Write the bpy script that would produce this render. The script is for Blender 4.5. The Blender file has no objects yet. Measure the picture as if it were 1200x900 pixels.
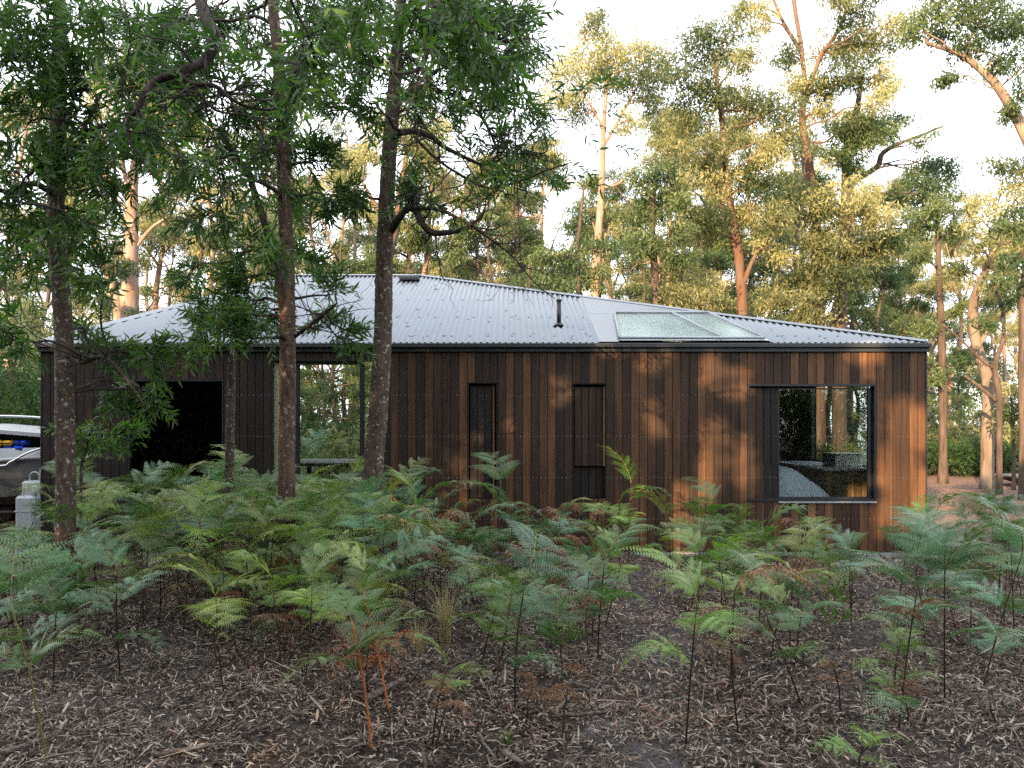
import bpy, math, random
import numpy as np
from mathutils import Vector, noise as mnoise
PI = math.pi
R = math.radians
rng = np.random.default_rng(7)
random.seed(7)
scene = bpy.context.scene
col = scene.collection
F, CX, HY, EYE = 984.0, 600.0, 500.0, 1.8      # focal length in photo pixels, principal point, eye height
SUN_EL, SUN_BACK = 14.0, 27.0                  # low evening sun, behind the viewer and to the left


def P(px, py, Y):
    return np.array([(px - CX) / F * Y, Y, EYE + (HY - py) / F * Y])


# ------------------------------------------------------------------ terrain
def ground(x, y):
    x = np.asarray(x, float); y = np.asarray(y, float)
    z = 0.030 * np.sin(x * 1.7 + y * .6) + 0.025 * np.sin(y * 2.3 - x * .9) + 0.018 * np.sin(x * 4.1 + 1.3) * np.sin(y * 3.7)
    z = z - 0.03
    far = np.clip((y - 33) / 60, 0, None)
    z = z - far * 2.0 * (x > -200)
    return z


# ------------------------------------------------------------------ mesh helper
class Geo:
    def __init__(s):
        s.V = []; s.F = []; s.n = 0; s.T = []
    def add(s, V, faces, mat=0, tone=None, smooth=False):
        V = np.asarray(V, float).reshape(-1, 3)
        for f in (faces if isinstance(faces, list) else [faces]):
            f = np.asarray(f, np.int64)
            if len(f):
                s.F.append((f + s.n, mat, smooth))
        s.V.append(V)
        if tone is None: tone = .5
        s.T.append(np.broadcast_to(np.asarray(tone, float), (len(V),)).copy())
        s.n += len(V)
    def box(s, x0, x1, y0, y1, z0, z1, mat=0, tone=.5, bev=0.0):
        if bev <= 0:
            V = [(x, y, z) for z in (z0, z1) for y in (y0, y1) for x in (x0, x1)]
            s.add(V, np.array([[0, 2, 3, 1], [4, 5, 7, 6], [0, 1, 5, 4], [1, 3, 7, 5], [3, 2, 6, 7], [2, 0, 4, 6]]), mat, tone)
        else:                                   # chamfered box: three pairs of insets
            b = bev
            V = []; idx = {}
            for iz in (0, 1):
                for iy in (0, 1):
                    for ix in (0, 1):
                        X = (x0, x1)[ix]; Y = (y0, y1)[iy]; Z = (z0, z1)[iz]
                        sx = b if ix == 0 else -b; sy = b if iy == 0 else -b; sz = b if iz == 0 else -b
                        idx[ix, iy, iz] = len(V)
                        V += [(X, Y + sy, Z + sz), (X + sx, Y, Z + sz), (X + sx, Y + sy, Z)]
            q = []; t = []
            I = lambda a, b_, c, k: idx[a, b_, c] + k
            for a in (0, 1):
                q.append([I(a, 0, 0, 0), I(a, 1, 0, 0), I(a, 1, 1, 0), I(a, 0, 1, 0)][::1 if a else -1])
                q.append([I(0, a, 0, 1), I(1, a, 0, 1), I(1, a, 1, 1), I(0, a, 1, 1)][::-1 if a else 1])
                q.append([I(0, 0, a, 2), I(1, 0, a, 2), I(1, 1, a, 2), I(0, 1, a, 2)][::1 if a else -1])
            for a in (0, 1):
                for c in (0, 1):
                    q.append([I(a, c, 0, 0), I(a, c, 1, 0), I(a, c, 1, 1), I(a, c, 0, 1)])
                    q.append([I(a, 0, c, 0), I(a, 1, c, 0), I(a, 1, c, 2), I(a, 0, c, 2)])
                    q.append([I(0, a, c, 1), I(1, a, c, 1), I(1, a, c, 2), I(0, a, c, 2)])
                    for d in (0, 1):
                        t.append([I(a, c, d, 0), I(a, c, d, 1), I(a, c, d, 2)])
            s.add(V, [np.array(q), np.array(t)], mat, tone)
    def tube(s, path, sides=8, mat=0, tone=.5, cap=True, lump=0.0):
        V, Fq, caps = tube_arrays(path, sides, lump)
        s.add(V, [Fq] , mat, tone, True)
        if cap:
            s.F.append((np.array(caps) + s.n - len(V), mat, False))
    def build(s, name, mats, parent=None, loc=None):
        V = np.concatenate(s.V) if s.V else np.zeros((0, 3))
        if parent is not None:
            off = np.array(parent.matrix_basis.translation)
            V = V - off
        elif loc is not None:
            V = V - np.array(loc)
        me = bpy.data.meshes.new(name)
        me.vertices.add(len(V)); me.vertices.foreach_set('co', V.ravel())
        sizes = []; loops = []; mi = []; sm = []
        for f, m, so in s.F:
            sizes.append(np.full(len(f), f.shape[1])); loops.append(f.ravel())
            mi.append(np.full(len(f), m)); sm.append(np.full(len(f), so))
        sizes = np.concatenate(sizes); loops = np.concatenate(loops)
        me.loops.add(len(loops)); me.loops.foreach_set('vertex_index', loops.astype(np.int32))
        me.polygons.add(len(sizes))
        st = np.concatenate([[0], np.cumsum(sizes)[:-1]])
        me.polygons.foreach_set('loop_start', st.astype(np.int32))
        me.polygons.foreach_set('material_index', np.concatenate(mi).astype(np.int32))
        me.polygons.foreach_set('use_smooth', np.concatenate(sm).astype(bool))
        at = me.attributes.new('tone', 'FLOAT', 'POINT')
        at.data.foreach_set('value', np.concatenate(s.T).astype(np.float32))
        for m in (mats if isinstance(mats, (list, tuple)) else [mats]):
            me.materials.append(m)
        me.update(calc_edges=True)
        o = bpy.data.objects.new(name, me); col.objects.link(o)
        if parent is not None: o.parent = parent
        elif loc is not None: o.location = loc
        return o


def tube_arrays(path, sides=8, lump=0.0):
    path = np.asarray(path, float)
    c = path[:, :3]; r = path[:, 3]; n = len(c)
    T = np.gradient(c, axis=0); T /= np.linalg.norm(T, axis=1)[:, None] + 1e-9
    ref = np.array([1., 0, 0]) if abs(T[0][0]) < .8 else np.array([0, 1., 0])
    N = np.zeros_like(c); prev = ref
    for i in range(n):
        v = prev - T[i] * prev.dot(T[i]); v /= np.linalg.norm(v) + 1e-9
        N[i] = v; prev = v
    B = np.cross(T, N)
    a = np.arange(sides) / sides * 2 * PI
    rr = r[:, None] * (1 + (rng.normal(0, lump, (n, sides)) if lump else 0))
    V = c[:, None] + rr[..., None] * (np.cos(a)[None, :, None] * N[:, None] + np.sin(a)[None, :, None] * B[:, None])
    i = np.arange(n - 1)[:, None] * sides; j = np.arange(sides)[None]; k = (j + 1) % sides
    Fq = np.stack([i + j, i + k, i + sides + k, i + sides + j], -1).reshape(-1, 4)
    caps = [list(range(sides))[::-1], list(range((n - 1) * sides, n * sides))]
    return V.reshape(-1, 3), Fq, caps


def smooth(pts, per=6):
    p = np.asarray(pts, float); n = len(p)
    if n < 3:
        t = np.linspace(0, 1, per * 2)[:, None]; return p[0] * (1 - t) + p[-1] * t
    e = np.vstack([2 * p[0] - p[1], p, 2 * p[-1] - p[-2]]); out = []
    for i in range(n - 1):
        a, b, c, d = e[i:i + 4]
        for t in np.arange(per) / per:
            out.append(.5 * ((2 * b) + (-a + c) * t + (2 * a - 5 * b + 4 * c - d) * t * t + (-a + 3 * b - 3 * c + d) * t ** 3))
    out.append(p[-1]); out = np.array(out)
    out[:, 3:] = np.maximum(out[:, 3:], .0012)
    return out


def wiggle(a, b, r0, r1, n=7, amp=.12, sag=0.0):
    a = np.asarray(a, float)[:3]; b = np.asarray(b, float)[:3]
    L = np.linalg.norm(b - a); t = np.linspace(0, 1, n)[:, None]
    p = a * (1 - t) + b * t
    w = np.cumsum(rng.normal(0, 1, (n, 3)), 0) / math.sqrt(n)
    w = w - w[0] - (w[-1] - w[0]) * t
    p = p + w * amp * L
    p[:, 2] += sag * L * np.sin(t[:, 0] * PI)
    return smooth(np.hstack([p, r0 * (1 - t) + r1 * t]), 3)


def pxpath(pts, per=6):
    return smooth([np.append(P(a, b, c), r) for a, b, c, r in pts], per)


def unit(v):
    return v / (np.linalg.norm(v, axis=-1, keepdims=True) + 1e-9)


LEAF6 = np.array([[0, 0, 0], [-.85, .3, .10], [.85, .3, .10], [-.8, .65, .02], [.8, .65, .02], [0, 1, -.12]])
LEAF6F = [np.array([[1, 2, 4, 3]]), np.array([[0, 2, 1], [3, 4, 5]])]
KITE = np.array([[0, 0, 0], [-1, .4, 0], [0, 1, 0], [1, .4, 0]])


def leaves(geo, O, D, L, W, mat=0, tone=None, shape='leaf', curl=1.0):
    n = len(O); D = unit(D)
    rv = rng.normal(size=(n, 3)); X = unit(np.cross(D, rv)); Z = np.cross(X, D)
    S = LEAF6 if shape == 'leaf' else KITE
    L = np.broadcast_to(L, (n,)); W = np.broadcast_to(W, (n,))
    V = (O[:, None] + (S[None, :, 1] * L[:, None])[..., None] * D[:, None]
         + (S[None, :, 0] * W[:, None] / 2)[..., None] * X[:, None]
         + (S[None, :, 2] * L[:, None] * curl)[..., None] * Z[:, None])
    k = len(S); base = (np.arange(n) * k)[:, None, None]
    if shape == 'leaf':
        Fs = [(base + f[None]).reshape(-1, f.shape[1]) for f in LEAF6F]
    else:
        Fs = [(base + np.array([[[0, 1, 2, 3]]])).reshape(-1, 4)]
    if tone is None: tone = rng.random(n)
    geo.add(V.reshape(-1, 3), Fs, mat, np.repeat(np.broadcast_to(tone, (n,)), k), shape == 'leaf')


def sprays(geo, O, D, Lt=.3, K=12, LL=.10, LW=.019, droop=.25, leafmat=0, twigmat=1, tone=None):
    """leafy twigs: O origins, D directions."""
    n = len(O); D = unit(D)
    Lt = Lt * rng.uniform(.7, 1.3, n)
    dr = droop * rng.uniform(.3, 1.7, n)
    s = np.linspace(.12, 1, K)
    g = np.array([0, 0, -1.])
    pos = O[:, None] + D[:, None] * (s[None, :, None] * Lt[:, None, None]) + g * (s[None, :, None] ** 2 * (Lt * dr)[:, None, None])
    T = unit(D[:, None] + g * (2 * s[None, :, None] * dr[:, None, None]))
    rv = rng.normal(size=(n, 3)); X = unit(np.cross(D, rv)); Z = np.cross(X, D)
    ph = np.arange(K)[None] * 2.5 + rng.uniform(0, 6, (n, 1)) + rng.normal(0, .3, (n, K))
    rad = np.cos(ph)[..., None] * X[:, None] + np.sin(ph)[..., None] * Z[:, None]
    ld = unit(T * .8 + rad * .8 + g * .08 + rng.normal(0, .15, (n, K, 3)))
    if tone is None: tone = rng.random(n)
    tn = np.clip(np.repeat(tone, K) + rng.normal(0, .18, n * K), 0, 1)
    sc = rng.uniform(.7, 1.2, (n, 1)) * rng.uniform(.75, 1.15, (n, K))
    leaves(geo, pos.reshape(-1, 3), ld.reshape(-1, 3), (LL * sc).ravel(), (LW * sc).ravel(), leafmat, tn)
    # the twig itself, a thin three-sided tube
    ss = np.array([0, .5, 1.])
    c = O[:, None] + D[:, None] * (ss[None, :, None] * Lt[:, None, None]) + g * (ss[None, :, None] ** 2 * (Lt * dr)[:, None, None])
    r = np.array([.003, .0022, .001]); a = np.arange(3) * 2 * PI / 3
    V = c[:, :, None] + r[None, :, None, None] * (np.cos(a)[None, None, :, None] * X[:, None, None] + np.sin(a)[None, None, :, None] * Z[:, None, None])
    q = []
    for i in range(2):
        for j in range(3):
            k = (j + 1) % 3; q.append([i * 3 + j, i * 3 + k, i * 3 + 3 + k, i * 3 + 3 + j])
    q = np.array(q)
    geo.add(V.reshape(-1, 3), [((np.arange(n) * 9)[:, None, None] + q[None]).reshape(-1, 4)], twigmat, .5)


# ------------------------------------------------------------------ object bookkeeping
def tag(o, label=None, cat=None, group=None, kind=None):
    if label: o['label'] = label
    if cat: o['category'] = cat
    if group: o['group'] = group
    if kind: o['kind'] = kind
    return o


def empty(name, loc, label=None, cat=None, group=None, rz=0.0):
    o = bpy.data.objects.new(name, None); col.objects.link(o)
    o.location = loc; o.rotation_euler = (0, 0, rz); o.empty_display_size = .2
    o.matrix_basis.translation = Vector(loc)
    return tag(o, label, cat, group)


def dup(root, loc, rz=0.0, sc=1.0, label=None, group=None, tilt=(0, 0)):
    r = root.copy(); col.objects.link(r); r.location = loc; r.rotation_euler = (tilt[0], tilt[1], rz)
    r.scale = (sc, sc, sc) if not isinstance(sc, tuple) else sc
    if label: r['label'] = label
    if group: r['group'] = group
    for ch in list(root.children):
        c = ch.copy(); col.objects.link(c); c.parent = r
    return r


# ------------------------------------------------------------------ materials
def new_mat(name):
    m = bpy.data.materials.new(name); m.use_nodes = True
    nt = m.node_tree; nt.nodes.clear()
    out = nt.nodes.new('ShaderNodeOutputMaterial')
    return m, nt, out


class NB:
    """tiny node builder"""
    def __init__(s, nt): s.nt = nt
    def n(s, t, **kw):
        nd = s.nt.nodes.new(t)
        for k, v in kw.items():
            if k.startswith('i_'):
                key = k[2:]; key = int(key) if key.isdigit() else key.replace('_', ' ')
                if isinstance(v, bpy.types.NodeSocket): s.nt.links.new(v, nd.inputs[key])
                else: nd.inputs[key].default_value = v
            else: setattr(nd, k, v)
        return nd
    def attr(s, name): return s.n('ShaderNodeAttribute', attribute_name=name).outputs['Fac']
    def obj(s): return s.n('ShaderNodeTexCoord').outputs['Object']
    def world(s): return s.n('ShaderNodeNewGeometry').outputs['Position']
    def mapping(s, v, sc): return s.n('ShaderNodeMapping', i_Vector=v, i_Scale=sc).outputs[0]
    def noise(s, v, scale, detail=3, rough=.55, out='Fac', dist=0): return s.n('ShaderNodeTexNoise', i_Vector=v, i_Scale=scale, i_Detail=detail, i_Roughness=rough, i_Distortion=dist).outputs[out]
    def ramp(s, f, stops):
        nd = s.n('ShaderNodeValToRGB', i_Fac=f); cr = nd.color_ramp
        while len(cr.elements) < len(stops): cr.elements.new(.5)
        for e, (p, c) in zip(cr.elements, stops):
            e.position = p; e.color = tuple(c) + (1,) if len(c) == 3 else c
        return nd.outputs[0]
    def mix(s, f, a, b, mode='MIX'):
        nd = s.n('ShaderNodeMix', data_type='RGBA', blend_type=mode)
        for i, v in ((0, f), (6, a), (7, b)):
            if isinstance(v, bpy.types.NodeSocket): s.nt.links.new(v, nd.inputs[i])
            else: nd.inputs[i].default_value = (tuple(v) + (1,)) if isinstance(v, tuple) and len(v) == 3 else v
        return nd.outputs[2]
    def math(s, op, a, b=0.0):
        nd = s.n('ShaderNodeMath', operation=op)
        for i, v in ((0, a), (1, b)):
            if isinstance(v, bpy.types.NodeSocket): s.nt.links.new(v, nd.inputs[i])
            else: nd.inputs[i].default_value = v
        return nd.outputs[0]
    def bump(s, h, strength=.5, dist=.01): return s.n('ShaderNodeBump', i_Height=h, i_Strength=strength, i_Distance=dist).outputs[0]
    def link(s, a, b): s.nt.links.new(a, b)


def bsdf(b, out, color, rough=.7, spec=.3, metal=0.0, normal=None):
    p = b.n('ShaderNodeBsdfPrincipled')
    for k, v in (('Base Color', color), ('Roughness', rough), ('Specular IOR Level', spec), ('Metallic', metal)):
        if isinstance(v, bpy.types.NodeSocket): b.link(v, p.inputs[k])
        else: p.inputs[k].default_value = (tuple(v) + (1,)) if isinstance(v, tuple) and len(v) == 3 else v
    if normal is not None: b.link(normal, p.inputs['Normal'])
    if out is not None: b.link(p.outputs[0], out.inputs[0])
    return p


def leaf_mat(name, c0, c1, trans=.4, rough=.45, spec=.4, use_obj=False, tboost=1.5):
    m, nt, out = new_mat(name); b = NB(nt)
    t = b.attr('tone')
    c = b.mix(t, c0, c1)
    if use_obj:
        oc = b.n('ShaderNodeObjectInfo').outputs['Color']
        c = b.mix(1.0, c, oc, 'MULTIPLY')
    nz = b.noise(b.world(), 2.3, 2)
    c = b.mix(b.math('MULTIPLY', nz, .7), c, b.mix(1.0, c, (.55, .6, .6), 'MULTIPLY'))
    p = bsdf(b, None, c, rough, spec)
    tc = b.mix(1.0, c, (1.15 * tboost, 1.25 * tboost, .7 * tboost), 'MULTIPLY')
    tr = b.n('ShaderNodeBsdfTranslucent', i_Color=tc)
    mx = b.n('ShaderNodeMixShader', i_Fac=trans); b.link(p.outputs[0], mx.inputs[1]); b.link(tr.outputs[0], mx.inputs[2])
    b.link(mx.outputs[0], out.inputs[0])
    return m


def bark_mat(name, c0, c1, c2=None, zs=.25, scale=14, bump=.6, patch=None):
    m, nt, out = new_mat(name); b = NB(nt)
    v = b.mapping(b.world(), (1, 1, zs))
    n1 = b.noise(v, scale, 5, .65); n2 = b.noise(v, scale * 3.1, 4, .6)
    c = b.ramp(n1, [(.3, c0), (.68, c1)])
    if c2: c = b.mix(b.ramp(b.noise(b.world(), 24, 3), [(.60, (0, 0, 0)), (.66, (1, 1, 1))]), c, c2)
    if patch: c = b.mix(b.ramp(b.noise(b.mapping(b.world(), (1.6, 1.6, .35)), 1.7, 3, .6), [(.46, (0, 0, 0)), (.56, (1, 1, 1))]), c, patch)
    h = b.math('ADD', n1, b.math('MULTIPLY', n2, .5))
    bsdf(b, out, c, .85, .2, 0, b.bump(h, bump, .02))
    return m


def plain_mat(name, c, rough=.6, spec=.3, metal=0.0, nscale=6, var=.25, bump=0.0):
    m, nt, out = new_mat(name); b = NB(nt)
    n1 = b.noise(b.obj(), nscale, 4)
    cc = b.mix(n1, tuple(x * (1 - var) for x in c), tuple(min(1, x * (1 + var)) for x in c))
    bsdf(b, out, cc, rough, spec, metal, b.bump(n1, bump, .01) if bump else None)
    return m


def glass_mat(name, tint=(.9, .95, .95), f0=1.0, ro=.01):
    m, nt, out = new_mat(name); b = NB(nt)
    bk = b.n('ShaderNodeNewGeometry').outputs['Backfacing']
    fr = b.n('ShaderNodeFresnel', i_IOR=b.math('SUBTRACT', 1.5, b.math('MULTIPLY', bk, 1.5 - 1 / 1.5))).outputs[0]
    fr = b.math('MULTIPLY', fr, f0)
    tr = b.n('ShaderNodeBsdfTransparent', i_Color=tuple(tint) + (1,))
    gl = b.n('ShaderNodeBsdfGlossy', i_Roughness=ro)
    mx = b.n('ShaderNodeMixShader', i_Fac=fr); b.link(tr.outputs[0], mx.inputs[1]); b.link(gl.outputs[0], mx.inputs[2])
    b.link(mx.outputs[0], out.inputs[0])
    return m


M = {}
def make_materials():
    M['wattle'] = leaf_mat('wattle_leaf', (.022, .062, .014), (.075, .15, .032), .42, .42, .45)
    M['gum_leaf'] = leaf_mat('gum_leaf', (.045, .080, .034), (.40, .38, .20), .4, .5, .35, tboost=1.3)  # dark-to-cream range paints shaded and sunlit clumps
    M['gum_green'] = leaf_mat('gum_green_leaf', (.045, .085, .036), (.140, .190, .078), .35, .5, .35, tboost=1.3)
    M['shrub'] = leaf_mat('shrub_leaf', (.020, .055, .016), (.06, .12, .03), .38, .45, .4)
    M['fern'] = leaf_mat('bracken_leaf', (.42, .46, .44), (1.05, 1.05, 1.0), .26, .38, .6, True, 1.2)
    M['fern_stem'] = plain_mat('bracken_stem', (.035, .018, .012), .5)
    M['fern_stem_orange'] = plain_mat('bracken_stem_orange', (.40, .10, .022), .5)
    M['fern_stem_green'] = plain_mat('bracken_stem_green', (.16, .15, .04), .5)
    M['grass'] = leaf_mat('dry_grass', (.34, .27, .15), (.55, .46, .30), .3, .7, .2, tboost=1.1)
    M['green_grass'] = leaf_mat('green_grass', (.06, .12, .02), (.14, .22, .05), .3, .6, .3)
    M['bark'] = bark_mat('wattle_bark', (.030, .022, .018), (.125, .088, .068), (.30, .29, .26), .35, 22, .9)
    M['bark_red'] = bark_mat('wattle_bark_red', (.040, .026, .020), (.135, .086, .066), (.26, .23, .20), .35, 22, .9)
    M['limb'] = bark_mat('limb_bark', (.012, .010, .009), (.06, .045, .038), None, .5, 25, .9)
    M['twig'] = plain_mat('twig_bark', (.035, .028, .024), .8)
    M['gum_bark'] = bark_mat('gum_bark', (.09, .066, .052), (.27, .20, .16), None, .15, 6, .8, (.27, .22, .18))
    M['gum_orange'] = bark_mat('gum_bark_orange', (.045, .03, .024), (.19, .10, .065), None, .12, 7, .9, (.13, .095, .078))
    M['gum_mid'] = bark_mat('gum_bark_mid', (.055, .042, .034), (.17, .13, .10), None, .15, 6, .9, (.20, .16, .13))
    M['gum_pale'] = bark_mat('gum_bark_pale', (.16, .12, .10), (.38, .30, .25), None, .15, 4, .5, (.28, .17, .13))
    M['gum_dark'] = bark_mat('gum_bark_dark', (.03, .025, .02), (.12, .09, .075), None, .15, 10, .9)
    # house
    m, nt, out = new_mat('timber_board'); b = NB(nt)
    t = b.attr('tone')
    v = b.mapping(b.world(), (34, 34, .9)); n1 = b.noise(v, 1.0, 5, .65)
    v2 = b.mapping(b.world(), (5, 5, .8)); n2 = b.noise(v2, 1.0, 4, .6)
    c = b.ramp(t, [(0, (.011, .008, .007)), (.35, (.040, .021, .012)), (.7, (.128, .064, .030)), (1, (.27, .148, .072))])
    c = b.mix(b.ramp(n1, [(.35, (0, 0, 0)), (.7, (1, 1, 1))]), b.mix(1.0, c, (.50, .48, .48), 'MULTIPLY'), b.mix(1.0, c, (1.25, 1.22, 1.2), 'MULTIPLY'))
    c = b.mix(b.ramp(n2, [(.42, (0, 0, 0)), (.66, (1, 1, 1))]), c, b.mix(1.0, c, (.50, .48, .47), 'MULTIPLY'))
    bsdf(b, out, c, .62, .3, 0, b.bump(n1, .35, .004)); M['timber'] = m
    M['timber_dark'] = plain_mat('dark_backing', (.010, .008, .007), .8)
    M['nail'] = plain_mat('nail_steel', (.55, .56, .58), .35, .5, .8)
    m, nt, out = new_mat('galvanised_iron'); b = NB(nt)
    n1 = b.noise(b.obj(), 1.3, 5, .6); n2 = b.noise(b.mapping(b.obj(), (14, .8, 1)), 1.0, 4)
    sheet = b.n('ShaderNodeTexWhiteNoise', noise_dimensions='1D', i_W=b.math('FLOOR', b.math('DIVIDE', b.n('ShaderNodeSeparateXYZ', i_0=b.world()).outputs[0], .78))).outputs['Value']
    c = b.mix(n1, (.175, .205, .235), (.265, .295, .33))
    c = b.mix(b.math('MULTIPLY', sheet, .35), c, (.24, .26, .28))
    c = b.mix(b.ramp(n2, [(.5, (0, 0, 0)), (.8, (.5, .5, .5))]), c, (.24, .25, .27))
    bsdf(b, out, c, b.ramp(n1, [(.3, (.34, .34, .34)), (.7, (.5, .5, .5))]), .5, .65); M['zinc'] = m
    M['black_metal'] = plain_mat('black_painted_steel', (.012, .014, .017), .4, .5, .0, 20, .2)
    M['charcoal'] = plain_mat('charcoal_gutter', (.022, .027, .032), .4, .5, 0, 12, .2)
    M['glass'] = glass_mat('window_glass', (.86, .90, .90))
    M['glass_sky'] = glass_mat('skylight_glass', (.90, .95, .95), .8, .14)
    M['glass_dark'] = glass_mat('tinted_glass', (.25, .28, .28), .55)
    m, nt, out = new_mat('reeded_screen'); b = NB(nt)
    n1 = b.noise(b.mapping(b.world(), (40, 1, .6)), 1.0, 3)
    p = bsdf(b, None, b.mix(n1, (.42, .43, .28), (.62, .62, .44)), .35, .5)
    tr = b.n('ShaderNodeBsdfTranslucent', i_Color=(.6, .62, .42, 1)); mx = b.n('ShaderNodeMixShader', i_Fac=.55)
    b.link(p.outputs[0], mx.inputs[1]); b.link(tr.outputs[0], mx.inputs[2]); b.link(mx.outputs[0], out.inputs[0]); M['screen'] = m
    M['wall_in'] = plain_mat('interior_lining', (.05, .06, .075), .7)
    M['floor_in'] = plain_mat('interior_floor', (.10, .08, .065), .5)
    M['curtain'] = plain_mat('navy_curtain', (.02, .04, .075), .9)
    M['curtain_pale'] = plain_mat('blue_curtain', (.10, .20, .28), .9)
    M['duvet'] = plain_mat('grey_duvet', (.30, .33, .37), .9, .2, 0, 5, .2, .3)
    M['grey_top'] = plain_mat('grey_stone', (.34, .37, .41), .35, .5)
    M['bench_wood'] = plain_mat('bench_wood', (.20, .115, .055), .5, .4, 0, 9, .35)
    M['sky_sheen'] = plain_mat('pale_aqua_sky_sheen', (.40, .44, .435), .5, .4, 0, 1.6, .5)  # sky reflection in the skylight put into this colour
    M['box_cream'] = plain_mat('cream_box', (.80, .78, .68), .5)
    M['box_teal'] = plain_mat('teal_box', (.09, .17, .17), .5)
    # boat yard
    M['alloy'] = plain_mat('painted_alloy', (.30, .33, .36), .4, .5, .3, 3, .12)
    M['alloy_dark'] = plain_mat('dark_alloy', (.10, .115, .135), .45, .5, .2, 3, .15)
    M['white_gel'] = plain_mat('white_gelcoat', (.38, .40, .43), .3, .5)
    M['rail'] = plain_mat('steel_rail', (.6, .62, .65), .25, .5, .9)
    M['yellow'] = plain_mat('yellow_nylon', (.75, .42, .03), .6)
    M['blue'] = plain_mat('blue_nylon', (.01, .06, .55), .6)
    M['rubber'] = plain_mat('tyre_rubber', (.012, .012, .013), .8)
    M['pale_plastic'] = plain_mat('pale_plastic', (.27, .31, .33), .5)
    M['rust'] = plain_mat('dark_rusted_steel', (.10, .085, .08), .5, .4, .6, 9, .4)
    # ground
    m, nt, out = new_mat('forest_floor'); b = NB(nt)
    w = b.world()
    big = b.noise(w, .55, 3); mid = b.noise(w, 5, 5, .7); fine = b.noise(w, 46, 5, .75)
    vor = b.n('ShaderNodeTexVoronoi', i_Vector=b.mapping(w, (1, 1, 1)), i_Scale=30.0, i_Randomness=1.0)
    rc = b.n('ShaderNodeSeparateColor', i_Color=vor.outputs['Color']).outputs[0]
    chips = b.ramp(rc, [(0, (.020, .017, .016)), (.45, (.055, .040, .032)), (.75, (.12, .085, .062)), (1, (.26, .20, .15))])
    c = b.mix(b.ramp(mid, [(.35, (0, 0, 0)), (.65, (1, 1, 1))]), (.020, .016, .014), chips)
    ypos = b.n('ShaderNodeSeparateXYZ', i_0=w)
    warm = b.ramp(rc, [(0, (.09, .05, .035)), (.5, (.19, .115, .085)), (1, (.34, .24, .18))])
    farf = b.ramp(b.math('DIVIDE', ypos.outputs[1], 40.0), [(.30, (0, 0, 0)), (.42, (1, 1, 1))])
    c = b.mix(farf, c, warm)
    ash = b.math('MULTIPLY', b.ramp(big, [(.50, (0, 0, 0)), (.62, (1, 1, 1))]), b.ramp(fine, [(.3, (0, 0, 0)), (.7, (.55, .55, .55))]))
    pth = b.math('ABSOLUTE', b.math('SUBTRACT', ypos.outputs[0], b.math('ADD', b.math('MULTIPLY', ypos.outputs[1], .14), .15)))
    pm = b.math('MULTIPLY', b.ramp(b.math('ADD', pth, mid), [(.70, (1, 1, 1)), (1.0, (0, 0, 0))]), .38)
    c = b.mix(pm, c, (.15, .15, .16))
    c = b.mix(ash, c, (.17, .165, .175))
    hh = b.math('ADD', fine, b.math('MULTIPLY', vor.outputs['Distance'], -1.2))
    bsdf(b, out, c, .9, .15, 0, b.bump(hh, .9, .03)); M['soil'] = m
    m, nt, out = new_mat('litter'); b = NB(nt)
    c = b.ramp(b.attr('tone'), [(0, (.010, .009, .009)), (.28, (.026, .020, .016)), (.48, (.075, .050, .036)), (.64, (.15, .115, .088)), (.80, (.31, .255, .195)), (.95, (.52, .47, .39)), (1, (.22, .08, .045))])
    nz = b.noise(b.world(), 60, 2)
    c = b.mix(nz, c, b.mix(1.0, c, (.6, .55, .55), 'MULTIPLY'))
    bsdf(b, out, c, .75, .25); M['litter'] = m
    m, nt, out = new_mat('dead_wood'); b = NB(nt)
    v = b.mapping(b.obj(), (2, 14, 14)); n1 = b.noise(v, 2.5, 5, .7)
    bsdf(b, out, b.ramp(n1, [(.35, (.03, .025, .022)), (.6, (.17, .14, .12)), (.8, (.34, .31, .28))]), .85, .2, 0, b.bump(n1, .7, .01)); M['dead'] = m
make_materials()


# ------------------------------------------------------------------ setting: ground
def make_ground():
    def axis(a, b, fine0, fine1, fs, n):
        left = fine0 - np.geomspace(.2, fine0 - a, n)[::-1]; right = fine1 + np.geomspace(.2, b - fine1, n)
        return np.concatenate([left, np.arange(fine0, fine1, fs), [fine1], right])
    xs = axis(-400, 400, -9, 9, .07, 26); ys = axis(-120, 700, 2.5, 13, .07, 26)
    X, Y = np.meshgrid(xs, ys); Z = ground(X, Y)
    near = (X > -10) & (X < 10) & (Y > 2) & (Y < 14)
    Z = Z + near * rng.normal(0, .006, Z.shape)
    V = np.stack([X, Y, Z], -1).reshape(-1, 3)
    nx = len(xs); i = np.arange(len(ys) - 1)[:, None] * nx; j = np.arange(nx - 1)[None]
    Fq = np.stack([i + j, i + j + 1, i + nx + j + 1, i + nx + j], -1).reshape(-1, 4)
    g = Geo(); g.add(V, Fq, smooth=True)
    tag(g.build('ground', M['soil']), 'dark forest floor of ash, soil and fallen bark', 'ground', kind='structure')
make_ground()


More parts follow.
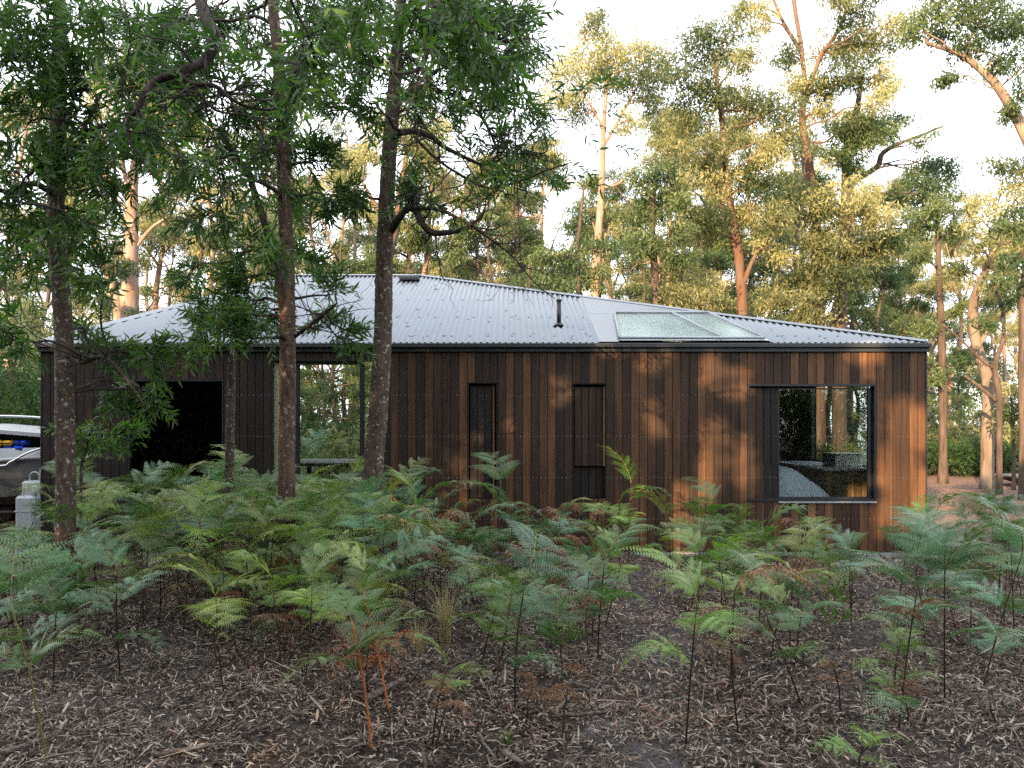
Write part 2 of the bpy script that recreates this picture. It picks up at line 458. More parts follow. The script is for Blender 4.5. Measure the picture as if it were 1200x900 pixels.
def litter_mesh():
    n = 330000
    g = Geo()
    y = 3.6 + (rng.random(n) ** 1.25) * 9.2
    x = rng.uniform(-.72, .72, n) * y + rng.normal(0, .3, n)
    # drifts: keep more litter in some patches
    dens = np.array([mnoise.noise(Vector((a * .8, c * .8, 3))) for a, c in zip(x, y)])
    fine = np.array([mnoise.noise(Vector((a * 3.1, c * 3.1, 9))) for a, c in zip(x, y)])
    keep = rng.random(n) < np.clip(.62 + .7 * dens + .6 * fine, .08, 1)
    x, y, fine = x[keep], y[keep], fine[keep]; n = len(x)
    z = ground(x, y) + rng.uniform(.002, .035, n) + np.clip(fine, 0, 1) * .02
    th = rng.uniform(0, 2 * PI, n); tilt = rng.normal(0, .22, n)
    D = np.stack([np.cos(th) * np.cos(tilt), np.sin(th) * np.cos(tilt), np.sin(tilt)], 1)
    L = rng.uniform(.022, .088, n) * rng.choice([1, 1, 1, 1.5], n); W = rng.uniform(.004, .015, n)
    W = np.where(rng.random(n) < .35, W * .35, W); big_ = rng.random(n) < .02; L = np.where(big_, L * 2.4, L); W = np.where(big_, W * 1.5, W)
    tw_ = rng.random(n) < .012; L = np.where(tw_, rng.uniform(.14, .42, n), L); W = np.where(tw_, .006, W)
    # blades with roughly horizontal width
    up = unit(np.stack([rng.normal(0, .35, n), rng.normal(0, .35, n), np.ones(n)], 1))
    X = unit(np.cross(D, up)); Zv = np.cross(X, D)
    S = LEAF6.copy(); curl = rng.normal(.0, 1.3, n)
    V = (np.stack([x, y, z], 1)[:, None] + (S[None, :, 1] * L[:, None])[..., None] * D[:, None] + (S[None, :, 0] * W[:, None] / 2)[..., None] * X[:, None]
         + (S[None, :, 2] * (L * curl)[:, None])[..., None] * Zv[:, None])
    base = (np.arange(n) * 6)[:, None, None]
    path = np.exp(-((x - (.14 * y + .15)) / .75) ** 2) * (y > 5)
    tone = np.clip(rng.beta(1.4, 1.1, n) + dens[keep] * .14 + .10 * path, 0, .985 + .015 * (rng.random(n) < .3))
    g.add(V.reshape(-1, 3), [(base + f[None]).reshape(-1, f.shape[1]) for f in LEAF6F], 0, np.repeat(tone, 6))
    tag(g.build('leaf_litter', M['litter']), 'fallen gum leaves and bark strips covering the forest floor', 'leaf litter', kind='stuff')
litter_mesh()

# ------------------------------------------------------------------ house
X0, X1, YF, YB = -6.72, 5.915, 12.0, 17.5
ZE = 2.985
PITCH = (4.91 - ZE) / (YB - YF)
RL, RR = -4.62, -1.87
px2x = lambda px: (px - CX) / F * YF
py2z = lambda py: EYE + (HY - py) / F * YF
OPEN = [  # x0, x1, z0, z1
    (px2x(150), px2x(262), .55, py2z(447)),
    (px2x(318), px2x(447), .22, py2z(423)),
    (px2x(548), px2x(583), .78, py2z(450)),
    (px2x(671), px2x(710), .78, py2z(451)),
    (px2x(876), px2x(1027), py2z(587), py2z(452)),
]


def boards(g, x0, x1, z0, z1, y, bw=.1195, thick=.02, seed=1, bright=None, rows=True):
    """vertical boards from x0 to x1 at wall plane y (front face)"""
    r2 = random.Random(seed)
    n = max(1, round((x1 - x0) / bw)); w = (x1 - x0) / n
    for i in range(n):
        a, b = x0 + i * w + .0035, x0 + (i + 1) * w - .0035
        gx = (a + b) / 2
        t = r2.betavariate(1.6, 1.9)
        base = .08 + .44 * min(1, max(0, (gx + 6.5) / 9.5)) if bright is None else bright  # tone rises to the right: the wall's shade and sun put into colour
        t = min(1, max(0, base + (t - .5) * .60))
        yy = y - r2.uniform(0, .004)
        g.box(a, b, yy, y + thick, z0 - r2.uniform(0, .004), z1, 0, t, .0025)
        if rows:
            for zz in (2.83, 2.25, 1.66, 1.07, .48):
                if z0 + .03 < zz < z1 - .02:
                    for xx in (a + .025, b - .025):
                        k = .0042
                        V = [(xx, yy - .003, zz)] + [(xx + k * math.cos(q), yy + .0005, zz + k * math.sin(q)) for q in np.arange(6) * PI / 3]
                        g.add(V, np.array([[0, (q + 1) % 6 + 1, q + 1] for q in range(6)]), 1)


def make_house():
    h = empty('house', (0, YF, 0), 'long dark timber-clad cabin with a hipped corrugated iron roof', 'house')
    g = Geo()
    # board columns honour the openings
    xs = [X0]
    for o in OPEN: xs += [o[0], o[1]]
    xs.append(X1)
    for k in range(len(xs) - 1):
        a, b = xs[k], xs[k + 1]
        if k % 2 == 0:
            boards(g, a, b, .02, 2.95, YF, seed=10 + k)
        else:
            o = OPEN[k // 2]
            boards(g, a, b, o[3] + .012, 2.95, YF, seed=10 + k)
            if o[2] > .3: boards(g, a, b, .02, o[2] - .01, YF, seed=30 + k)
    # side walls, rear wall boards
    def side(xw, sgn):
        zt = 2.95
        n = 46; w = (YB - YF - .03) / n
        for i in range(n):
            a, b = YF + .025 + i * w + .003, YF + .025 + (i + 1) * w - .003
            x_a, x_b = (xw - .02, xw) if sgn > 0 else (xw, xw + .02)
            t = .2 + .5 * random.random()
            if sgn > 0 and 13.5 < (a + b) / 2 < 16.35:
                g.box(x_a, x_b, a, b, .02, 1.13, 0, t, .0025); g.box(x_a, x_b, a, b, 2.6, zt, 0, t, .0025)
            else:
                g.box(x_a, x_b, a, b, .02, zt, 0, t, .0025)
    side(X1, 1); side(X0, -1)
    g.build('wall', [M['timber'], M['nail']], h)
    # structure behind the boards
    g = Geo(); d0, d1 = YF + .022, YF + .16
    for k in range(len(xs) - 1):
        a, b = xs[k], xs[k + 1]
        if k == 0: a += .03
        if k == len(xs) - 2: b -= .03
        if k % 2 == 0: g.box(a, b, d0, d1, .03, 2.93)
        else:
            o = OPEN[k // 2]
            g.box(a, b, d0, d1, o[3] + .02, 2.93)
            if o[2] > .3: g.box(a, b, d0, d1, .03, o[2] - .02)
    xa, xb = X1 - .14, X1 - .022
    g.box(xa, xb, d1 + .002, 13.5, .03, 2.93); g.box(xa, xb, 16.35, YB, .03, 2.93)
    g.box(xa, xb, 13.5, 16.35, .03, 1.13); g.box(xa, xb, 13.5, 16.35, 2.6, 2.93)
    g.box(X0 + .022, X0 + .14, d1 + .002, YB, .03, 2.93)
    g.build('frame_wall', M['timber_dark'], h)
    # rear wall: gable-like board wall under the cut-off roof, with the passage opening
    g = Geo()
    def rear_h(x):
        if x < RL: return ZE + (4.91 - ZE) * (x - X0) / (RL - X0)
        if x > RR: return ZE + (4.91 - ZE) * (X1 - x) / (X1 - RR)
        return 4.91
    n = 104; w = (X1 - X0) / n
    for i in range(n):
        a, b = X0 + i * w, X0 + (i + 1) * w; m_ = (a + b) / 2
        za = min(rear_h(a), rear_h(b)) - .08
        if -5.35 < m_ < -1.95:
            g.box(a + .002, b - .002, YB - .1, YB + .02, 3.45, za, 0, .3)
        else:
            g.box(a + .002, b - .002, YB - .1, YB + .02, .02, za, 0, .2 + .4 * random.random())
    g.build('rear_wall', M['timber'], h)
    # interior linings
    g = Geo()
    g.box(-4.15, -4.05, d1 + .002, 15.6, .25, 3.0)          # left side of the passage
    g.box(X0 + .15, -4.16, 15.5, 15.6, .25, 3.0)            # back of the dark room
    g.box(-1.85, -1.75, d1 + .002, YB - .12, .25, 3.0)        # right side of the passage
    g.box(2.45, 2.55, d1 + .002, YB - .12, .25, 3.0)          # bedroom left wall
    g.box(2.56, 4.93, 16.9, 17.0, .25, 3.0)
    g.box(X0 + .15, -4.16, 12.2, 15.49, 3.0, 3.03)
    g.box(-1.74, X1 - .15, 12.2, YB - .12, 3.0, 3.03)
    g.build('interior_lining', M['wall_in'], h)
    g = Geo(); g.box(X0 + .15, X1 - .15, d1 + .004, YB - .12, .1, .24); g.build('floor', M['floor_in'], h)

    # roof: front slope with real corrugations, cut along both hips
    def zr(Y): return ZE + .03 + PITCH * (Y - YF)
    g = Geo(); ye = YF - .07; pitch = .088
    def corr(x_a, x_b, y_lo, y_hi):
        xsamp = np.arange(x_a, x_b + 1e-6, pitch / 8); nY = 2
        lo = np.array([y_lo(v) for v in xsamp]); hi = np.array([y_hi(v) for v in xsamp]); hi = np.maximum(hi, lo + .002)
        wv = .016 * np.cos(2 * PI * xsamp / pitch)
        A = np.stack([xsamp, lo, zr(lo) + wv], 1); B = np.stack([xsamp, hi, zr(hi) + wv], 1)
        n_ = len(xsamp); V = np.vstack([A, B, A - [0, 0, .004], B - [0, 0, .004]])
        i = np.arange(n_ - 1)
        g.add(V, [np.stack([i, i + 1, i + 1 + n_, i + n_], 1), np.stack([i + 2 * n_, i + 3 * n_, i + 1 + 3 * n_, i + 1 + 2 * n_], 1),
                  np.stack([i, i + 2 * n_, i + 1 + 2 * n_, i + 1], 1)], smooth=True)
    def hip(x):
        if x < RL: return YF + (YB - YF) * (x - X0) / (RL - X0)
        if x > RR: return YF + (YB - YF) * (X1 - x) / (X1 - RR)
        return YB
    SX0, SX1 = 1.30, None
    e = lambda x: ye
    corr(X0 - .02, 1.25, e, hip)
    # right of the skylight: between the slanted side and the hip
    def lo_r(x): return YF + (13.74 - YF) * (3.62 + .06 - x) / (3.62 - 3.21) if x < 3.68 else ye
    corr(3.30, X1 + .02, lambda x: max(ye, min(lo_r(x), hip(x) - .003)), hip)
    # fixings along three lines
    for yy in (12.25, 13.5, 14.9, 16.3):
        for k in range(int((X1 - X0) / .3)):
            x = round((X0 + .1 + k * .3) / pitch) * pitch
            if hip(x) > yy + .05 and not (1.2 < x < 3.8):
                z = zr(yy) + .016; q = .011
                g.box(x - q, x + q, yy - q, yy + q, z - .002, z + .009, 1)
    rf = g.build('roof', [M['zinc'], M['charcoal']], h)
    # flat flashing sheet around the skylight
    g = Geo()
    def pl(x, Y, dz=0): return (x, Y, zr(Y) + dz)
    top = 14.02
    g.add([pl(1.24, ye, .018), pl(1.52, ye, .018), pl(1.66, 13.78, .018), pl(1.24, 13.78, .018)], np.array([[0, 1, 2, 3]]))
    g.add([pl(1.24, 13.782, .018), pl(hip(0) * 0 + 3.30, 13.782, .018), pl(1.24, 16.0, .018)], np.array([[0, 1, 2]]))
    g.add([pl(1.24, 13.782, .018), pl(3.34, 13.782, .018), pl(X1 - (16.0 - YF) / (YB - YF) * (X1 - RR) , 15.29 * 0 + 16.0, .018)], np.array([[0, 1, 2]]))
    g.F = g.F[:1]
    yh = lambda x: hip(x)
    xsb = np.linspace(1.24, 3.32, 12)
    A = [pl(x, 13.782, .019) for x in xsb]; B = [pl(x, max(13.79, yh(x)), .019) for x in xsb]
    g.V = g.V[:1]; g.T = g.T[:1]; g.n = 4
    g.add(A + B, np.array([[i, i + 1, i + 13, i + 12] for i in range(11)]))
    g.build('flashing', M['zinc'], h)
    # side slopes, hip caps, ridge cap
    g = Geo()
    g.add([(X1 + .02, YF - .07, ZE + .01), (X1 + .02, YB + .1, ZE + .01), (RR, YB + .1, 4.91), (RR, YB, 4.90), (X1, YF, ZE + .03)], [np.array([[0, 1, 2, 3]]), np.array([[0, 3, 4]])])
    g.add([(X0 - .02, YF - .07, ZE + .01), (X0 - .02, YB + .1, ZE + .01), (RL, YB + .1, 4.91), (RL, YB, 4.90)], np.array([[3, 2, 1, 0]]))
    g.build('side_slope', M['zinc'], h)
    for a, b in (((X0, YF - .02, ZE + .035), (RL, YB, 4.95)), ((X1, YF - .02, ZE + .035), (RR, YB, 4.95)), ((RL, YB, 4.95), (RR, YB, 4.95))):
        g = Geo(); p = np.array(a); q = np.array(b); L = np.linalg.norm(q - p)
        d = (q - p) / L; s = unit(np.cross(d, [0, 0, 1.]))
        V = []
        for t in (0, 1):
            c = p * (1 - t) + q * t
            V += [c - s * .10 - [0, 0, .012], c - s * .03 + [0, 0, .022], c + s * .03 + [0, 0, .022], c + s * .10 - [0, 0, .012]]
        g.add(V, np.array([[0, 1, 5, 4], [1, 2, 6, 5], [2, 3, 7, 6]]))
        o = g.build('ridge_cap', M['zinc'], h)
    # skylight: frame, mullion, panes
    g = Geo()
    c = [pl(1.54, 12.03, .05), pl(3.62, 12.03, .05), pl(3.21, 13.74, .05), pl(1.68, 13.74, .05)]
    def bar(gg, a, b, r=.018):
        gg.tube(np.array([list(a) + [r], list(b) + [r]]), 4)
    for i in range(4): bar(g, c[i], c[(i + 1) % 4], .022)
    fr = g.build('skylight_frame', M['alloy'], h)
    g = Geo(); bar(g, pl(2.61, 13.74, .052), pl(3.02, 12.03, .052), .02); mm = g.build('skylight_mullion', M['alloy'], h)
    def pane(pts, name='skylight_pane'):
        gg = Geo(); V = [np.array(p) for p in pts]; V2 = [v - [0, 0, .012] for v in V]; n_ = len(V)
        gg.add(V + V2, [np.array([list(range(n_))]), np.array([list(range(2 * n_ - 1, n_ - 1, -1))])])
        return gg.build(name, M['glass_sky'], h)
    pane([pl(1.56, 12.05, .048), pl(3.00, 12.05, .048), pl(2.59, 13.72, .048), pl(1.70, 13.72, .048)])
    pane([pl(3.04, 12.05, .048), pl(3.60, 12.05, .048), pl(3.19, 13.72, .048), pl(2.63, 13.72, .048)])
    # pale sheet under the panes, coloured as the sky they reflect
    g = Geo(); g.add([pl(1.5, 12.02, .012), pl(3.7, 12.02, .012), pl(3.28, 13.78, .012), pl(1.6, 13.78, .012)], np.array([[0, 1, 2, 3]])); g.build('sky_sheen_sheet', M['sky_sheen'], h)
    # gutter
    g = Geo()
    g.box(X0 - .05, X1 + .04, YF - .11, YF - .012, 2.925, 2.985, 0, .5, .006)
    g.box(X0 - .05, X0 - .012, YF - .008, YB, 2.925, 2.985, 0, .5, .006); g.box(X1 + .003, X1 + .04, YF - .008, YB, 2.925, 2.985, 0, .5, .006)
    g.box(X0 - .04, X1 + .03, YF - .05, YF - .02, 2.87, 2.923)
    g.build('gutter', M['charcoal'], h)
    g = Geo(); g.box(X1 - .002, X1 + .014, YF - .014, YF + .02, .02, 2.92); g.build('corner_trim', M['charcoal'], h)
    g = Geo(); g.box(X0 - .014, X0 - .002 + .003, YF - .014, YF + .02, .02, 2.92); g.build('corner_trim', M['charcoal'], h)
    # flue and roof vent
    g = Geo(); Yf = 12.95; c_ = P(655, 378, Yf); x = c_[0]; zb = zr(Yf)
    g.tube(np.array([[x, Yf, zb - .05, .034], [x, Yf, zb + .40, .034]]), 14)
    g.tube(np.array([[x, Yf, zb + .385, .042], [x, Yf, zb + .415, .042]]), 14)
    fl = g.build('flue', M['black_metal'], h)
    g = Geo(); g.tube(np.array([[x, Yf, zb + .0, .085], [x, Yf, zb + .05, .05]]), 14)
    sub = g.build('collar', M['black_metal'], None); sub.data.transform(__import__('mathutils').Matrix.Translation((0, -YF, 0))); sub.parent = fl
    g = Geo(); Yv = 16.9; v = P(480, 330, Yv); g.box(v[0] - .2, v[0] + .2, Yv - .12, Yv + .12, zr(Yv), zr(Yv) + .09, 0, .5, .02); g.build('roof_vent', M['charcoal'], h)

    # ---- openings
    def reveal(o, name, depth=.14, w=.022, proud=.006, m='black_metal', sill=True):
        g = Geo(); x0, x1, z0, z1 = o; ya, yb = YF - proud, YF + depth
        g.box(x0 + .002, x0 + w, ya, yb, z0, z1); g.box(x1 - w, x1 - .002, ya, yb, z0, z1)
        g.box(x0 - .004, x1 + .004, ya - .008, yb, z1 - w + .024, z1 + .026)
        if sill: g.box(x0 + w + .001, x1 - w - .001, ya - .012, yb, z0 - .004, z0 + w)
        return g.build(name, M[m], h)
    # dark window on the left
    o = OPEN[0]; f = reveal(o, 'window_frame')
    g = Geo(); g.box(o[0] + .024, o[1] - .024, YF + .05, YF + .058, o[2] + .024, o[3] - .024); g.build('window_pane', M['glass_dark'], h)
    g = Geo(); g.box(o[0] + .03, o[1] - .03, YF + .12, YF + .14, o[2] + .03, o[3] - .03); g.build('dark_interior_sheet', M['timber_dark'], h)  # dark sheet close behind the pane; interior shade put into its colour
    # glazed door wall
    o = OPEN[1]; reveal(o, 'door_frame', sill=False)
    g = Geo(); g.box(o[0] + .024, px2x(342), YF + .05, YF + .075, o[2], o[3] - .024)
    V = np.zeros(0)
    g.build('reeded_screen', M['screen'], h)
    g = Geo()
    for a, b in ((343, 350), (421, 426)):
        g.box(px2x(a), px2x(b), YF + .04, YF + .09, o[2], o[3] - .002)
    g.box(px2x(350), px2x(421), YF + .045, YF + .085, o[3] - .05, o[3] - .003); g.box(px2x(350), px2x(421), YF + .045, YF + .085, o[2], o[2] + .06)
    dr = g.build('door', M['black_metal'], h)
    def child(gg, name, m, par):
        ob = gg.build(name, m, None)
        from mathutils import Matrix
        ob.data.transform(Matrix.Translation((-par.parent.location[0], -par.parent.location[1], -par.parent.location[2]))); ob.parent = par
        return ob
    g = Geo(); g.box(px2x(350.3), px2x(420.8), YF + .06, YF + .068, o[2] + .062, o[3] - .052); child(g, 'pane', M['glass'], dr)
    g = Geo(); xh = px2x(352.5); zc = py2z(495)
    g.tube(smooth([[xh, YF + .045, zc + .09, .009], [xh, YF + .0, zc + .085, .009], [xh, YF - .01, zc, .009], [xh, YF + .0, zc - .085, .009], [xh, YF + .045, zc - .09, .009]], 4), 8); child(g, 'handle', M['rail'], dr)
    g = Geo(); g.box(px2x(426.3), px2x(445), YF + .06, YF + .068, o[2] + .02, o[3] - .03); g.build('side_pane', M['glass'], h)
    # narrow shutters
    for k, (zb, off) in enumerate(((.78, .03), (py2z(546), .01))):
        o = OPEN[2 + k]; reveal(o, 'shutter_frame', w=.016, m='timber_dark', sill=False)
        g = Geo(); boards(g, o[0] + .03, o[1] - (.075 if k == 0 else .045), zb, o[3] - .03, YF + .035, seed=60 + k, bright=(.12, .22)[k], bw=.1)
        g.build('shutter', [M['timber'], M['nail']], h)
        g = Geo(); xx = o[1] - (.068 if k == 0 else .04); g.box(xx, xx + .022, YF - .004, YF + .05, zb, o[3] - .03, 0, .75); g.build('shutter_edge', M['timber'], h)
        g = Geo(); boards(g, o[0] + .018, o[1] - .018, o[2], o[3] - .018, YF + .09, seed=80 + k, bright=.04, bw=.1, rows=False); g.build('shutter_backing', M['timber'], h)
    # bedroom window with sliding timber panel on its left
    o = OPEN[4]; reveal(o, 'window_frame', w=.03, m='black_metal')
    g = Geo(); boards(g, o[0] + .031, px2x(913), o[2] + .03, o[3] - .03, YF + .045, seed=71, bright=.18, bw=.112); g.build('sliding_panel', [M['timber'], M['nail']], h)
    g = Geo(); a, b = px2x(913.5), px2x(1019.5); z0, z1 = o[2] + .031, o[3] - .031; y0, y1 = YF + .07, YF + .11
    g.box(a, a + .02, y0, y1, z0, z1); g.box(b, b + .05, y0, y1, z0, z1); g.box(a + .021, b - .001, y0, y1, z0, z0 + .02); g.box(a + .021, b - .001, y0, y1, z1 - .02, z1)
    sash = g.build('sash', M['black_metal'], h)
    g = Geo(); g.box(a + .022, b - .002, y0 + .015, y0 + .022, z0 + .021, z1 - .021); child(g, 'pane', M['glass'], sash)
    g = Geo(); g.box(px2x(912), o[1] - .003, YF - .028, YF + .012, o[2] - .028, o[2] - .004); g.build('window_sill', M['alloy'], h)
    # side window
    g = Geo(); xa = X1 - .10
    for ya, yb in ((13.5, 13.54), (16.31, 16.35)): g.box(xa, xa + .06, ya, yb, 1.132, 2.598)
    g.box(xa, xa + .06, 13.541, 16.309, 1.132, 1.165); g.box(xa, xa + .06, 13.541, 16.309, 2.56, 2.598)
    sw = g.build('side_window_frame', M['black_metal'], h)
    g = Geo(); g.box(xa + .02, xa + .027, 13.542, 16.308, 1.166, 2.558); child(g, 'pane', M['glass'], sw)
    # concrete strip footing
    g = Geo(); g.box(X0 + .03, X1 - .03, YF + .03, YB - .02, -.25, .018 + .0); g.build('footing', M['grey_top'], h)

    # ---- things inside
    b = empty('bed', (3.7, 13.4, .24), 'bed under a rumpled grey duvet seen through the bedroom window', 'bed')
    g = Geo(); g.box(2.7, 4.75, 12.45, 14.4, .241, .50, 0, .5, .02); g.build('bed_base', M['bench_wood'], b)
    g = Geo(); nx, ny = 60, 40
    U, W_ = np.meshgrid(np.linspace(0, 1, nx), np.linspace(0, 1, ny)); xx = 2.66 + U * 2.26; yy = 12.4 + W_ * 2.05
    ed = np.clip(np.minimum(1 - U, 1.0) * 3.2, 0, 1) ** .6 * np.clip(np.minimum(W_, 1 - W_) * 9 , 0, 1) ** .5
    wr = np.array([[mnoise.noise(Vector((a * 2.2, c * 2.2, 0))) * .04 + mnoise.noise(Vector((a * 6 + c * 3, c * 5, 4))) * .022 for a, c in zip(ra, rb)] for ra, rb in zip(xx, yy)])
    zz = .50 + .68 * ed + wr * 1.2
    V = np.stack([xx, yy, zz], -1).reshape(-1, 3); i = np.arange(ny - 1)[:, None] * nx; j = np.arange(nx - 1)[None]
    g.add(V, np.stack([i + j, i + j + 1, i + nx + j + 1, i + nx + j], -1).reshape(-1, 4), smooth=True)
    V2 = V.copy(); V2[:, 2] -= .05; V2[:, 0] *= 1
    g.build('duvet', M['duvet'], b)
    t = empty('window_bench', (5.4, 14.6, .24), 'timber-fronted bench under the side window inside the bedroom', 'bench')
    g = Geo(); g.box(4.93, 5.77, 13.25, 16.2, 1.10, 1.14, 0, .5, .004); g.build('bench_top', M['grey_top'], t)
    g = Geo(); boards(g, 4.96, 5.76, .26, 1.098, 13.28, seed=5, bright=.85, rows=False); g.box(4.96, 5.76, 13.302, 16.15, .25, 1.09, 0, .7); g.build('bench_front', M['timber'], t)
    t = empty('storage_box', (5.55, 14.1, 1.14), 'cream box with a teal end standing on the bench by the window', 'box')
    g = Geo(); g.box(5.30, 5.74, 13.75, 14.3, 1.141, 1.34, 0, .5, .01); g.build('box_body', M['box_cream'], t)
    g = Geo(); g.box(5.284, 5.298, 13.755, 14.295, 1.145, 1.345, 0, .5, .003); g.build('end_panel', M['box_teal'], t)
    g = Geo(); g.box(5.29, 5.75, 13.74, 14.31, 1.342, 1.362, 0, .5, .006); g.build('lid', M['box_cream'], t)
    for xa_, xb_, yy_, m_, nm, lb in ((2.7, 4.62, 15.2, 'curtain', 'curtain', 'dark navy curtain hanging behind the bed'), (4.64, 4.86, 15.3, 'curtain_pale', 'curtain', 'pale blue curtain edge beside the navy curtain')):
        g = Geo(); n_ = 80; s_ = np.linspace(0, 1, n_); cx_ = xa_ + (xb_ - xa_) * s_; cy_ = yy_ + .03 * np.sin(s_ * (xb_ - xa_) * 55)
        A = np.stack([cx_, cy_, np.full(n_, .26)], 1); B = A.copy(); B[:, 2] = 2.95; A2 = A + [0, .012, 0]; B2 = B + [0, .012, 0]; i = np.arange(n_ - 1)
        g.add(np.vstack([A, B, A2, B2]), [np.stack([i, i + 1, i + 1 + n_, i + n_], 1), np.stack([i + 2 * n_, i + 3 * n_, i + 1 + 3 * n_, i + 1 + 2 * n_], 1)], smooth=True)
        tag(g.build(nm, M[m_], loc=(xa_, yy_, .25)), lb, 'curtain')
    t = empty('table', (-3.4, 15.6, .24), 'long grey table seen through the glass door', 'table')
    g = Geo(); g.box(-4.2, -2.1, 14.9, 17.0, 1.10, 1.15, 0, .5, .008); g.build('tabletop', M['grey_top'], t)
    for xa_ in (-4.1, -2.3):
        for ya_ in (15.0, 16.8):
            g = Geo(); g.box(xa_, xa_ + .08, ya_, ya_ + .08, .241, 1.099); g.build('leg', M['black_metal'], t)
make_house()


# ------------------------------------------------------------------ boat yard on the left
def make_boat():
    a = R(14); bx, by = -8.6, 14.0
    cs, sn = math.cos(a), math.sin(a)
    def W(p):
        p = np.asarray(p, float).copy().reshape(-1, p.shape[-1] if hasattr(p, 'shape') else 3)
        x, y = p[:, 0].copy(), p[:, 1].copy(); p[:, 0] = bx + x * cs - y * sn; p[:, 1] = by + x * sn + y * cs
        return p
    t = empty('boat', (bx, by, .45), 'grey alloy dinghy with a canopy parked on a trailer beside the cabin', 'boat')
    g = Geo(); n = 18; xs = np.linspace(-2.2, 2.2, n); rows = []
    for x in xs:
        u = (x + 2.2) / 4.4; hb = .92 * (1 - max(0, (u - .55) / .45) ** 2.2) + .015; kz = .50 + .40 * max(0, (u - .5) / .5) ** 2.2; gz = 1.20 + .22 * u ** 2
        cz = kz + .18
        rows.append([(x, -hb, gz), (x, -hb * .97, (gz + cz) / 2), (x, -hb * .86, cz), (x, 0, kz), (x, hb * .86, cz), (x, hb * .97, (gz + cz) / 2), (x, hb, gz)])
    V = np.array(rows).reshape(-1, 3); i = np.arange(n - 1)[:, None] * 7; j = np.arange(6)[None]
    g.add(W(V), np.stack([i + j, i + j + 1, i + 8 + j, i + 7 + j], -1).reshape(-1, 4), smooth=False)
    g.add(W(V[:7]), np.array([[6, 5, 4, 3, 2, 1, 0]]))
    g.build('hull', M['alloy_dark'], t)
    g = Geo(); k = np.array([r[0] for r in rows]); k2 = np.array([r[6] for r in rows]); k_, k2_ = k[9:], k2[9:]; nd = len(k_); dk = np.vstack([k_, k2_]); dk[:, 2] -= .03
    i = np.arange(nd - 1); g.add(W(dk), np.stack([i, i + 1, i + 1 + nd, i + nd], 1)); g.build('foredeck', M['white_gel'], t)
    for kk, nm in ((k, 'gunwale'), (k2, 'gunwale')):
        g = Geo(); g.tube(np.hstack([W(kk), np.full((n, 1), .032)]), 8); g.build(nm, M['white_gel'], t)
    g = Geo(); g.box(-9, -9, 0, 0, 0, 0); g = Geo()
    pts = W(np.array([(-1.0, -.97, 1.16), (.3, -.98, 1.18), (.52, -.99, 1.25), (.85, -.95, 1.43), (1.5, -.6, 1.62)])); g.tube(smooth(np.hstack([pts, np.full((5, 1), .018)]), 6), 8)
    pts = W(np.array([(1.0, -.86, 1.30), (1.0, -.86, 1.68)])); g.tube(np.hstack([pts, np.full((2, 1), .014)]), 8)
    g.build('bow_rail', M['rail'], t)
    # side band, cabin sides and canopy
    g = Geo()
    for s in (-1, 1):
        g.add(W(np.array([(-1.9, s * .93, 1.24), (1.2, s * .86, 1.30), (1.1, s * .82, 1.47), (-1.8, s * .88, 1.42), (-1.9, s * .89, 1.24), (1.2, s * .82, 1.30), (1.1, s * .78, 1.47), (-1.8, s * .84, 1.42)])),
              np.array([[0, 1, 2, 3], [7, 6, 5, 4], [3, 2, 6, 7], [0, 4, 5, 1]]))
    g.build('cabin_side', M['alloy'], t)
    g = Geo(); ny = 9; A = []
    for x, dz in ((-2.0, 0), (-1.0, .05), (.2, .05), (1.3, -.05)):
        for q in np.linspace(-1, 1, ny): A.append((x, q * .86, 1.80 + dz - .09 * q * q))
    A = W(np.array(A)); i = np.arange(3)[:, None] * ny; j = np.arange(ny - 1)[None]; Fq = np.stack([i + j, i + j + 1, i + ny + j + 1, i + ny + j], -1).reshape(-1, 4)
    g.add(A, Fq, smooth=True); g.add(A - [0, 0, .06], Fq[:, ::-1], smooth=True)
    for q0 in (0, ny - 1):
        e = [q0 + ny * m_ for m_ in range(4)]
        for m_ in range(3): g.add([A[e[m_]], A[e[m_ + 1]], A[e[m_ + 1]] - [0, 0, .06], A[e[m_]] - [0, 0, .06]], np.array([[0, 1, 2, 3]]))
    g.build('canopy', M['white_gel'], t)
    for x in (-1.8, .0, 1.1):
        for s in (-1, 1):
            g = Geo(); p = W(np.array([(x, s * .84, 1.44), (x, s * .82, 1.70)])); g.tube(np.hstack([p, np.full((2, 1), .015)]), 8); g.build('canopy_post', M['rail'], t)
    g = Geo(); p = W(np.array([(-2.0, -.80, 1.86), (-1, -.82, 1.95), (.2, -.82, 1.97), (1.0, -.80, 1.93), (1.15, -.78, 1.80)])); g.tube(smooth(np.hstack([p, np.full((5, 1), .017)]), 6), 8); g.build('roof_rail', M['rail'], t)
    g = Geo(); p = W(np.array([(-1.8, .5, 1.44), (1.1, .5, 1.44), (1.1, .5, 1.72), (-1.8, .5, 1.74)])); g.add(np.vstack([p, p + [0, .02, 0]]), np.array([[0, 1, 2, 3], [7, 6, 5, 4]])); g.build('back_screen', M['alloy_dark'], t)
    g = Geo(); p = W(np.array([(-1.8, -.8, 1.40), (1.1, -.8, 1.40), (1.1, .8, 1.40), (-1.8, .8, 1.40)])); g.add(np.vstack([p, p - [0, 0, .03]]), np.array([[0, 1, 2, 3], [7, 6, 5, 4], [0, 4, 5, 1]])); g.build('shelf', M['alloy_dark'], t)
